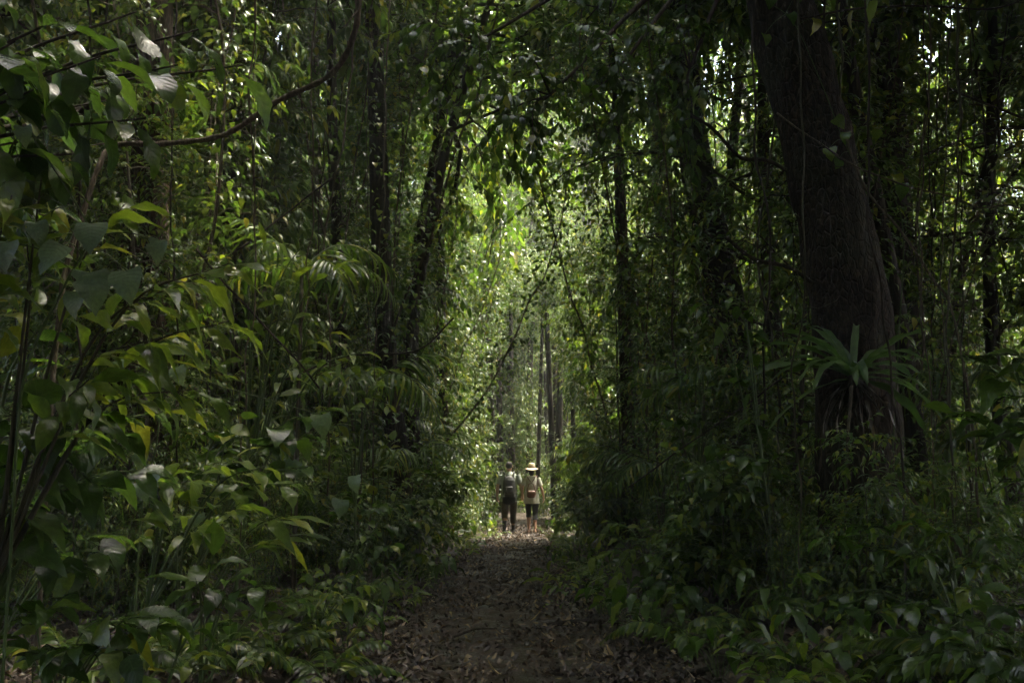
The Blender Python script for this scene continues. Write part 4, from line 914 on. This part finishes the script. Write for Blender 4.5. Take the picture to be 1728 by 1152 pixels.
random.seed(3)
more = sorted([(470, 8.2), (610, 11.6), (560, 7.6), (380, 7.6), (1150, 8.8), (1320, 7.6), (1480, 7.4), (1690, 7.2), (690, 15.5), (1010, 15.0), (1660, 6.0), (130, 7.0)])
for i, (px, d) in enumerate(more):
    fern(f'feathery fern in the path-side undergrowth, {ordinal(i + 1)} from the left', gb(px, d), 7, 0.5 + 0.3 * random.random(), 20 + i)
# ------------------------------------------------------------------ stones and sticks on the path
def stone(label, px, d, sx, sy, sz, seed):
    import bmesh
    bm = bmesh.new(); bmesh.ops.create_icosphere(bm, subdivisions=3, radius=1)
    for v in bm.verts:
        n = mnoise.noise(v.co * 1.3 + Vector((seed, 0, 0))) * 0.35 + mnoise.noise(v.co * 3.5 + Vector((seed, 5, 0))) * 0.12
        v.co *= 1 + n; v.co = Vector((v.co.x * sx, v.co.y * sy, v.co.z * sz))
    me = bpy.data.meshes.new('stone'); bm.to_mesh(me); bm.free(); me.materials.append(M['stone'])
    for p in me.polygons: p.use_smooth = True
    o = ob('stone', me); p = gb(px, d); o.location = (p.x, p.y, p.z + sz * 0.35); tag(o, label, 'stone')
stone('dark fist-sized stone in the middle of the path', 818, 11.2, 0.10, 0.10, 0.06, 1)
stone('flat embedded stone low in the middle of the path', 775, 8.8, 0.22, 0.14, 0.035, 2)
stone('small stone at the right side of the path beneath the bushy shrub', 1000, 10.6, 0.07, 0.07, 0.05, 3)
stone('flat dark stone far up the path behind the walkers feet', 815, 21.0, 0.2, 0.14, 0.05, 4)
def stick(label, p0, p1, r, mat='liana', seed=0):
    rg = np.random.default_rng(seed); a, b = gpt(*p0, 0.05), gpt(*p1, 0.06); base = a.lerp(b, 0.5); g = Geo()
    m = a.lerp(b, 0.5) + Vector((rg.normal(0, .06), rg.normal(0, .06), 0.03))
    S = spline([a - base, m - base, b - base], 12); add_tube(g, S, np.linspace(r, r * 0.6, 12), 6)
    add_tube(g, limb(rg, S[7], (S[8] - S[7]) + rg.normal(0, .05, 3), (a - b).length * 0.3, 4, 0.1, 0), np.linspace(r * .5, r * .2, 5), 4)
    o = ob('fallen_stick', g.mesh('fallen_stick', M[mat])); o.location = base; tag(o, label, 'stick')
stick('pale broken stick lying under the low herb at lower right', (2.0, 6.05), (2.28, 5.95), 0.014, 'bark_pale', 1)
stick('long thin stick lying across the right side of the path', (1.1, 8.8), (2.5, 9.3), 0.010, 'liana', 2)
stick('thick rotten stick at the right of the path bottom', (1.3, 7.6), (2.2, 8.5), 0.022, 'bark_dark', 3)
stick('thin stick at the left edge of the path bottom', (-1.7, 8.5), (-0.9, 8.1), 0.010, 'liana', 4)
stick('stick lying across the path before the walkers', (-0.3, 19.5), (1.0, 19.8), 0.014, 'liana', 5)

stick('forked grey stick on the litter at the bottom of the path', (0.5, 6.9), (1.25, 7.15), 0.013, 'bark_pale', 6)
stick('short dark stick in the middle of the path', (-0.55, 9.6), (-0.15, 9.9), 0.013, 'bark_dark', 7)
def surface_root(label, pts, r):
    P = [gpt(x, y, dz) for x, y, dz in pts]; base = P[0].copy(); g = Geo(); S = spline([p - base for p in P], 40)
    for i in range(40): S[i] += np.array(mnoise.noise_vector(Vector(S[i]) * 3 + base)) * 0.025
    add_tube(g, S, r * (1 - 0.5 * np.linspace(0, 1, 40)), 8)
    o = ob('surface_root', g.mesh('surface_root', M['bark_dark'])); o.location = base; tag(o, label, 'root')
surface_root('knotty root crossing the right half of the path', [(1.9, 10.0, -.05), (1.3, 9.9, .05), (0.7, 10.1, .06), (0.2, 10.0, .04), (-0.3, 10.2, -.06)], 0.035)
surface_root('root bulging across the left edge of the path', [(-1.7, 12.2, -.05), (-1.1, 12.0, .05), (-0.6, 12.2, .06), (-0.1, 12.1, -.05)], 0.03)
surface_root('thin root near the bottom of the path', [(1.6, 7.5, -.03), (0.9, 7.6, .04), (0.3, 7.9, .045), (-0.2, 7.8, -.05)], 0.02)

# ------------------------------------------------------------------ the two walkers
def loft(g, rings, k=14):
    """rings: (centre, rx, ry[, axis]) - closed tube of ellipses; rings lie across the polyline"""
    P = np.array([r[0] for r in rings], float); n = len(P); T = np.gradient(P, axis=0); T /= np.linalg.norm(T, axis=1)[:, None] + 1e-9
    ang = np.arange(k) * 2 * math.pi / k; V = []
    for i in range(n):
        u = np.array([1.0, 0, 0]); u = u - T[i] * np.dot(u, T[i])
        if np.linalg.norm(u) < 0.3: u = np.cross(np.array([0, 1.0, 0]), T[i])
        u /= np.linalg.norm(u); w = np.cross(T[i], u)
        V.append(P[i] + rings[i][1] * np.cos(ang)[:, None] * u + rings[i][2] * np.sin(ang)[:, None] * w)
    V = np.concatenate(V); i, j = np.meshgrid(np.arange(n - 1), np.arange(k), indexing='ij'); a = i * k + j; b = i * k + (j + 1) % k
    g.add(np.vstack([V, P[0], P[-1]]), [np.stack([a, b, b + k, a + k], -1).reshape(-1, 4),
          np.vstack([np.stack([np.full(k, n * k), (np.arange(k) + 1) % k, np.arange(k)], -1), np.stack([np.full(k, n * k + 1), (n - 1) * k + np.arange(k), (n - 1) * k + (np.arange(k) + 1) % k], -1)])])
def smooth_body(g, name, mat, voxel=0.008, iters=4):
    """weld the lofted pieces into one continuous surface"""
    me = g.mesh('tmp', None); o = bpy.data.objects.new('tmp', me); side = bpy.data.scenes.new('side'); side.collection.objects.link(o)
    m = o.modifiers.new('r', 'REMESH'); m.mode = 'VOXEL'; m.voxel_size = voxel
    s = o.modifiers.new('s', 'SMOOTH'); s.factor = 0.5; s.iterations = iters
    vl = side.view_layers[0]; vl.update(); dg = vl.depsgraph; res = bpy.data.meshes.new_from_object(o.evaluated_get(dg))
    bpy.data.objects.remove(o); bpy.data.scenes.remove(side); res.name = name; res.materials.clear(); res.materials.append(mat)
    for p in res.polygons: p.use_smooth = True
    return res
M['skin'] = plain('skin', (0.42, 0.25, 0.17), 0.55, 0.12, 20, 0.05)
M['skin2'] = plain('skin_sunned', (0.46, 0.27, 0.19), 0.55, 0.12, 20, 0.05)
M['hair'] = plain('dark_hair', (0.012, 0.010, 0.009), 0.8, 0.4, 90, 0.5)
M['shirt_m'] = plain('grey_green_shirt', (0.28, 0.31, 0.26), 0.85, 0.15, 12, 0.4)
M['shirt_w'] = plain('pale_sage_shirt', (0.46, 0.45, 0.36), 0.85, 0.12, 12, 0.4)
M['khaki'] = plain('olive_khaki_cloth', (0.075, 0.068, 0.045), 0.9, 0.2, 14, 0.4)
M['black_cloth'] = plain('black_cloth', (0.014, 0.014, 0.015), 0.85, 0.3, 14, 0.4)
M['pack'] = plain('charcoal_nylon', (0.035, 0.038, 0.036), 0.6, 0.25, 18, 0.4)
M['boot'] = plain('black_leather', (0.012, 0.011, 0.011), 0.5, 0.3, 25, 0.3)
M['straw'] = plain('straw', (0.56, 0.46, 0.32), 0.75, 0.2, 60, 0.4)
M['band'] = plain('brown_band', (0.2, 0.12, 0.07), 0.7, 0.2, 30, 0.2)
M['leather'] = plain('brown_leather', (0.13, 0.06, 0.035), 0.45, 0.3, 15, 0.3)
M['buckle'] = plain('pale_metal', (0.7, 0.68, 0.62), 0.25, 0.05, 10, 0.0)
M['sole'] = plain('pale_sole', (0.42, 0.33, 0.24), 0.8, 0.15, 20, 0.1)

def hand_rings(g, wrist, d, side, curl):
    """palm and five unequal bent fingers; d: direction of the forearm, side: +1 thumb towards +x"""
    w = np.array(wrist, float); d = np.array(d, float); d /= np.linalg.norm(d)
    f = np.array([0, 1.0, 0]); f = f - d * np.dot(f, d); f /= np.linalg.norm(f)      # thumb side faces forward
    s = np.cross(d, f) * side                                                        # palm normal
    loft(g, [(w, 0.026, 0.024), (w + d * 0.03, 0.02, 0.036), (w + d * 0.085, 0.017, 0.042), (w + d * 0.10, 0.015, 0.04)], 10)
    for q, (off, L) in enumerate([(0.031, 0.072), (0.0105, 0.08), (-0.0105, 0.074), (-0.031, 0.058)]):
        a = w + d * 0.095 + f * off; pts = [a]; dd = d.copy()
        for i in range(3):
            dd = dd * math.cos(curl) + s * math.sin(curl); dd /= np.linalg.norm(dd); pts.append(pts[-1] + dd * L / 3)
        loft(g, [(p, r, r) for p, r in zip(pts, (0.010, 0.0095, 0.009, 0.0075))], 7)
    a = w + d * 0.03 + f * 0.028; pts = [a, a + f * 0.025 + d * 0.022 + s * 0.008, a + f * 0.032 + d * 0.05 + s * 0.018, a + f * 0.026 + d * 0.072 + s * 0.028]
    loft(g, [(p, r, r) for p, r in zip(pts, (0.013, 0.012, 0.0105, 0.008))], 7)

def arm(g, sh, el, wr, r=1.0, sleeve=None):
    sh, el, wr = (np.array(x, float) for x in (sh, el, wr))
    loft(g, [(sh, .052 * r, .055 * r), (sh + (el - sh) * .3, .05 * r, .052 * r), (sh + (el - sh) * .75, .043 * r, .043 * r), (el, .040 * r, .041 * r), (el + (wr - el) * .25, .041 * r, .041 * r), (el + (wr - el) * .7, .032 * r, .033 * r), (wr, .025 * r, .028 * r)], 10)
def leg(g, hip, kn, an, r=1.0):
    hip, kn, an = (np.array(x, float) for x in (hip, kn, an))
    loft(g, [(hip, .088 * r, .092 * r), (hip + (kn - hip) * .35, .082 * r, .085 * r), (hip + (kn - hip) * .8, .062 * r, .063 * r), (kn, .056 * r, .058 * r), (kn + (an - kn) * .3, .057 * r, .062 * r), (kn + (an - kn) * .75, .038 * r, .042 * r), (an, .034 * r, .038 * r)], 12)
def foot(g, an, pitch=0.0, r=1.0, L=0.25):
    a = np.array(an, float); h = a[2]
    d = np.array([0, math.cos(pitch), -math.sin(pitch)]); u = np.array([0, math.sin(pitch), math.cos(pitch)])
    b = a - u * 0.055
    loft(g, [(b - d * 0.06 - u * .005, .03 * r, .03 * r), (b - d * 0.03, .037 * r, .042 * r), (b + d * 0.05, .042 * r, .04 * r), (b + d * (L - .09) - u * .012, .046 * r, .028 * r), (b + d * (L - .05) - u * .018, .03 * r, .018 * r)], 12)

def at_person(px, py_feet, d): p = at(px, 797, d); return gpt(p.x, d, 0.03)
DP = 25.3
# ---- man: grey-green shirt, backpack, dark hair, black boots
B = at_person(859, 898, DP)
man = thing('person', 'person in a grey-green shirt with a dark backpack, walking away', 'person', B); man.scale = (1.08, 1.08, 1.0)
hipL, hipR = (-.095, 0, .93), (.095, 0, .93); knL, knR = (-.10, .03, .50), (.10, .16, .52); anL, anR = (-.105, -.17, .135), (.10, .20, .095)
shL, shR = (-.195, 0, 1.46), (.195, 0, 1.46); elL, elR = (-.265, -.02, 1.19), (.275, -.03, 1.20); wrL, wrR = (-.275, .06, .94), (.315, .03, .95)
g = Geo()
loft(g, [((0, 0, .86), .15, .10), ((0, 0, .95), .165, .115), ((0, 0, 1.08), .145, .10), ((0, -.005, 1.25), .165, .11), ((0, 0, 1.38), .185, .11), ((0, .005, 1.46), .17, .085), ((0, .01, 1.51), .09, .07)], 20)
loft(g, [((0, .01, 1.46), .066, .066), ((0, .015, 1.54), .055, .057), ((0, .025, 1.60), .055, .06)], 12)
loft(g, [((0, .035, 1.565), .045, .06), ((0, .03, 1.61), .068, .09), ((0, .025, 1.68), .077, .098), ((0, .02, 1.74), .072, .09), ((0, .02, 1.785), .04, .05)], 16)
for sx in (-1, 1): loft(g, [((sx * .072, .02, 1.655), .012, .016), ((sx * .085, .012, 1.67), .012, .022), ((sx * .084, .010, 1.695), .010, .02), ((sx * .074, .015, 1.705), .008, .01)], 8)   # ears
loft(g, [((0, .115, 1.68), .012, .012), ((0, .135, 1.655), .017, .015), ((0, .115, 1.645), .012, .01)], 8)                                                                     # nose
arm(g, shL, elL, wrL); arm(g, shR, elR, wrR)
hand_rings(g, wrL, (.02, .12, -1), 1, 0.35); hand_rings(g, wrR, (.22, .1, -1), -1, 0.65)
leg(g, hipL, knL, anL); leg(g, hipR, knR, anR); foot(g, anL, 0.4); foot(g, anR, 0.0)
ob('body', smooth_body(g, 'body', M['skin'], 0.0075), man)
g = Geo()    # hair cap, short
loft(g, [((0, .004, 1.625), .050, .070), ((0, .002, 1.66), .078, .092), ((0, .008, 1.71), .083, .098), ((0, .015, 1.76), .073, .088), ((0, .015, 1.80), .035, .045)], 18)
for v in g.v: v[:, 1] -= 0.014
ob('hair', smooth_body(g, 'hair', M['hair'], 0.008, 3), man)
g = Geo()    # shirt with short sleeves, untucked
loft(g, [((0, -.005, .80), .195, .135), ((0, -.005, .90), .19, .135), ((0, -.005, 1.05), .178, .128), ((0, -.008, 1.25), .19, .13), ((0, 0, 1.38), .21, .125), ((0, .005, 1.47), .175, .10), ((0, .01, 1.53), .075, .075)], 22)
for sh, el in ((shL, elL), (shR, elR)):
    sh, el = np.array(sh), np.array(el); loft(g, [(sh, .075, .08), (sh + (el - sh) * .5, .07, .075), (sh + (el - sh) * .85, .068, .072)], 12)
loft(g, [((0, .008, 1.50), .08, .082), ((0, .01, 1.545), .068, .072)], 14)
ob('shirt', smooth_body(g, 'shirt', M['shirt_m'], 0.009, 3), man)
g = Geo()    # three-quarter trousers
loft(g, [((0, 0, .82), .16, .12), ((0, 0, .90), .17, .125), ((0, 0, .98), .165, .118)], 20)
for hp, kn, an, e in ((hipL, knL, anL, .34), (hipR, knR, anR, .62)):
    hp, kn, an = map(np.array, (hp, kn, an)); loft(g, [(hp, .098, .105), (hp + (kn - hp) * .4, .094, .098), (kn, .078, .08), (kn + (an - kn) * e, .070, .074)], 14)
ob('trousers', smooth_body(g, 'trousers', M['khaki'], 0.009, 2), man)
for an, pt in ((anL, 0.4), (anR, 0.0)):
    g = Geo(); a = np.array(an); loft(g, [(a + (0, 0.01, .20), .054, .06), (a + (0, 0, .10), .048, .054), (a + (0, 0, 0), .046, .054), (a + (0, .0, -.04), .046, .056)], 12); foot(g, an, pt, 1.22, 0.28)
    b = ob('boot', smooth_body(g, 'boot', M['boot'], 0.008, 2), man)
    d = np.array([0, math.cos(pt), -math.sin(pt)]); c = a - np.array([0, math.sin(pt), math.cos(pt)]) * .09
    g = Geo(); loft(g, [(c - d * .07, .03, .012), (c - d * .03, .046, .013), (c + d * .08, .05, .013), (c + d * .18, .045, .012)], 10); ob('sole', g.mesh('sole', M['pack']), b)
# backpack (a thing of its own, worn)
BP = B + Vector((0, -.12, .88))
pack = thing('backpack', 'charcoal backpack with a hanging lower bag on the grey-green shirt', 'backpack', BP)
g = Geo(); loft(g, [((0, -.06, .06), .12, .05), ((0, -.07, .10), .15, .075), ((0, -.075, .30), .155, .085), ((0, -.07, .44), .145, .08), ((0, -.06, .52), .11, .06), ((0, -.05, .545), .06, .035)], 20); ob('main_pocket', smooth_body(g, 'main_pocket', M['pack'], 0.009, 3), pack)
g = Geo(); loft(g, [((0, -.15, .12), .08, .02), ((0, -.155, .16), .11, .032), ((0, -.155, .27), .11, .032), ((0, -.15, .30), .09, .02)], 16); ob('front_pocket', smooth_body(g, 'front_pocket', M['pack'], 0.008, 2), pack)
g = Geo(); loft(g, [((0, -.02, -.13), .13, .04), ((0, -.04, -.09), .165, .06), ((0, -.045, .02), .165, .065), ((0, -.04, .07), .14, .05)], 20); ob('lower_bag', smooth_body(g, 'lower_bag', M['black_cloth'], 0.009, 3), pack)
for sx in (-1, 1):
    g = Geo(); loft(g, [(np.array(p), .022, .008) for p in spline([(sx * .10, -.02, .50), (sx * .12, .03, .64), (sx * .125, .12, .665), (sx * .13, .21, .60), (sx * .14, .25, .40), (sx * .15, .19, .20), (sx * .14, .02, .12)], 26)], 8); ob('shoulder_strap', g.mesh('shoulder_strap', M['pack']), pack)
g = Geo(); loft(g, [(np.array(p), .008, .008) for p in spline([(-.03, -.06, .53), (-.02, -.06, .575), (.02, -.06, .575), (.03, -.06, .53)], 10)], 6); ob('grab_loop', g.mesh('grab_loop', M['pack']), pack)

# ---- woman: straw hat, pale shirt, dark cropped trousers, brown bag at the back
B2 = at_person(897, 898, DP - 0.1)
wom = thing('person', 'person in a straw hat and pale shirt, walking hand in hand on the right', 'person', B2)
hipL, hipR = (-.085, 0, .88), (.085, 0, .88); knL, knR = (-.075, .10, .49), (.085, -.02, .47); anL, anR = (-.07, .10, .09), (.085, -.13, .12)
shL, shR = (-.165, 0, 1.36), (.165, 0, 1.36); elL, elR = (-.22, -.03, 1.13), (.245, -.05, 1.11); wrL, wrR = (-.245, .03, .93), (.30, .02, .90)
g = Geo()
loft(g, [((0, 0, .80), .15, .11), ((0, 0, .90), .165, .115), ((0, 0, 1.05), .12, .09), ((0, -.005, 1.20), .14, .10), ((0, 0, 1.30), .155, .10), ((0, .005, 1.37), .14, .075), ((0, .01, 1.415), .075, .06)], 20)
loft(g, [((0, .01, 1.36), .055, .055), ((0, .015, 1.44), .046, .048), ((0, .025, 1.50), .046, .05)], 12)
loft(g, [((0, .04, 1.47), .04, .05), ((0, .03, 1.51), .062, .082), ((0, .025, 1.58), .07, .09), ((0, .02, 1.635), .064, .08), ((0, .02, 1.675), .035, .045)], 16)
loft(g, [((0, .105, 1.58), .011, .011), ((0, .123, 1.555), .015, .013), ((0, .105, 1.547), .011, .01)], 8)
for sx in (-1, 1): loft(g, [((sx * .066, .02, 1.56), .010, .014), ((sx * .076, .014, 1.575), .010, .018), ((sx * .068, .016, 1.60), .007, .01)], 8)
arm(g, shL, elL, wrL, .84); arm(g, shR, elR, wrR, .84)
hand_rings(g, wrL, (-.18, .12, -1), 1, 0.65); hand_rings(g, wrR, (.1, .2, -1), -1, 0.35)
leg(g, hipL, knL, anL, .96); leg(g, hipR, knR, anR, .96); foot(g, anL, 0.0, .88, .23); foot(g, anR, 0.35, .88, .23)
ob('body', smooth_body(g, 'body', M['skin2'], 0.0075), wom)
g = Geo(); loft(g, [((0, -.02, 1.42), .045, .03), ((0, -.03, 1.47), .066, .05), ((0, -.01, 1.54), .074, .08), ((0, .0, 1.60), .074, .085), ((0, .0, 1.66), .05, .06)], 16); ob('hair', smooth_body(g, 'hair', M['hair'], 0.008, 2), wom)
g = Geo()
loft(g, [((0, -.005, .73), .205, .15), ((0, -.005, .80), .20, .148), ((0, -.005, .92), .185, .135), ((0, -.005, 1.06), .15, .115), ((0, -.008, 1.20), .158, .118), ((0, 0, 1.30), .172, .112), ((0, .005, 1.375), .145, .085), ((0, .01, 1.41), .085, .065)], 22)
for sh, el in ((shL, elL), (shR, elR)):
    sh, el = np.array(sh), np.array(el); loft(g, [(sh, .062, .066), (sh + (el - sh) * .5, .060, .062), (sh + (el - sh) * .8, .058, .06)], 12)
ob('shirt', smooth_body(g, 'shirt', M['shirt_w'], 0.009, 3), wom)
g = Geo()
loft(g, [((0, 0, .78), .16, .115), ((0, 0, .86), .172, .122), ((0, 0, .95), .16, .115)], 20)
for hp, kn, an, e in ((hipL, knL, anL, .25), (hipR, knR, anR, .42)):
    hp, kn, an = map(np.array, (hp, kn, an)); loft(g, [(hp, .094, .10), (hp + (kn - hp) * .4, .088, .09), (kn, .066, .068), (kn + (an - kn) * e, .064, .07)], 14)
ob('trousers', smooth_body(g, 'trousers', M['black_cloth'], 0.009, 2), wom)
for an, pt in ((anL, 0.0), (anR, 0.35)):
    a = np.array(an); d = np.array([0, math.cos(pt), -math.sin(pt)]); u = np.array([0, math.sin(pt), math.cos(pt)]); b = a - u * 0.1
    g = Geo(); loft(g, [(b - d * .075, .025, .012), (b - d * .04, .042, .014), (b + d * .06, .046, .014), (b + d * .15, .042, .013)], 10); sdl = ob('sandal', g.mesh('sandal', M['sole']), wom)
    g = Geo(); loft(g, [(np.array(p), .010, .005) for p in spline([a + (-.045, .02, -.09), a + (-.04, .01, -.03), a + (0, -.045, -.01), a + (.04, .01, -.03), a + (.045, .02, -.09)], 14)], 6); ob('strap', g.mesh('strap', M['leather']), sdl)
g = Geo()    # hat: crown and wide curved brim in one woven piece
rg_ = [(.0, 1.745), (.05, 1.742), (.075, 1.725), (.083, 1.69), (.088, 1.645), (.092, 1.615), (.12, 1.600), (.150, 1.587), (.172, 1.577), (.170, 1.569), (.12, 1.588), (.09, 1.60)]
k = 32; V = []
for r_, z_ in rg_:
    for j in range(k):
        a = j * 2 * math.pi / k; dz = 0.022 * math.cos(2 * a) * max(0, r_ - .09) / .08
        V.append((r_ * math.cos(a) * 1.0, 0.02 + r_ * math.sin(a) * 1.08, z_ + dz))
Q = [(i * k + j, i * k + (j + 1) % k, (i + 1) * k + (j + 1) % k, (i + 1) * k + j) for i in range(len(rg_) - 1) for j in range(k)]
g.add(V, [np.array(Q)]); hat = ob('hat', g.mesh('hat', M['straw']), wom)
g = Geo(); V = [(r_ * math.cos(j * 2 * math.pi / k), .02 + r_ * 1.08 * math.sin(j * 2 * math.pi / k), z_) for r_, z_ in ((.0955, 1.614), (.0925, 1.648)) for j in range(k)]
g.add(V, [np.array([(j, (j + 1) % k, k + (j + 1) % k, k + j) for j in range(k)])]); ob('hat_band', g.mesh('hat_band', M['band']), hat)
# brown bag slung at the back (a thing of its own)
BB = B2 + Vector((-.01, -.15, .88))
bag = thing('shoulder_bag', 'small brown leather bag slung across the back of the pale shirt', 'bag', BB)
g = Geo(); loft(g, [((0, -.02, 0.0), .075, .03), ((0, -.03, .03), .11, .048), ((0, -.03, .11), .115, .048), ((0, -.02, .16), .10, .035), ((0, -.015, .175), .06, .02)], 18); ob('pouch', smooth_body(g, 'pouch', M['leather'], 0.007, 3), bag)
g = Geo(); loft(g, [((0, -.072, .06), .085, .010), ((0, -.082, .09), .10, .012), ((0, -.078, .14), .10, .012), ((0, -.05, .175), .08, .012)], 14); fl = ob('flap', smooth_body(g, 'flap', M['leather'], 0.006, 2), bag)
g = Geo(); loft(g, [((-.045, -.088, .145), .012, .004), ((-.045, -.096, .15), .016, .004), ((-.045, -.098, .17), .014, .004)], 8); ob('buckle', g.mesh('buckle', M['buckle']), fl)
for pts in ([(-.10, 0, .15), (-.06, .03, .33), (0, .035, .36), (-.09, .06, .50), (-.10, .15, .545), (-.09, .27, .46)], [(.10, 0, .15), (.06, .03, .32), (.01, .033, .36), (.10, .06, .50), (.11, .15, .545), (.10, .27, .46)], [(.10, .0, .14), (.16, .05, .25), (.165, .08, .40), (.13, .12, .54)]):
    g = Geo(); loft(g, [(np.array(p), .011, .005) for p in spline(pts, 20)], 6); ob('strap', g.mesh('strap', M['leather']), bag)
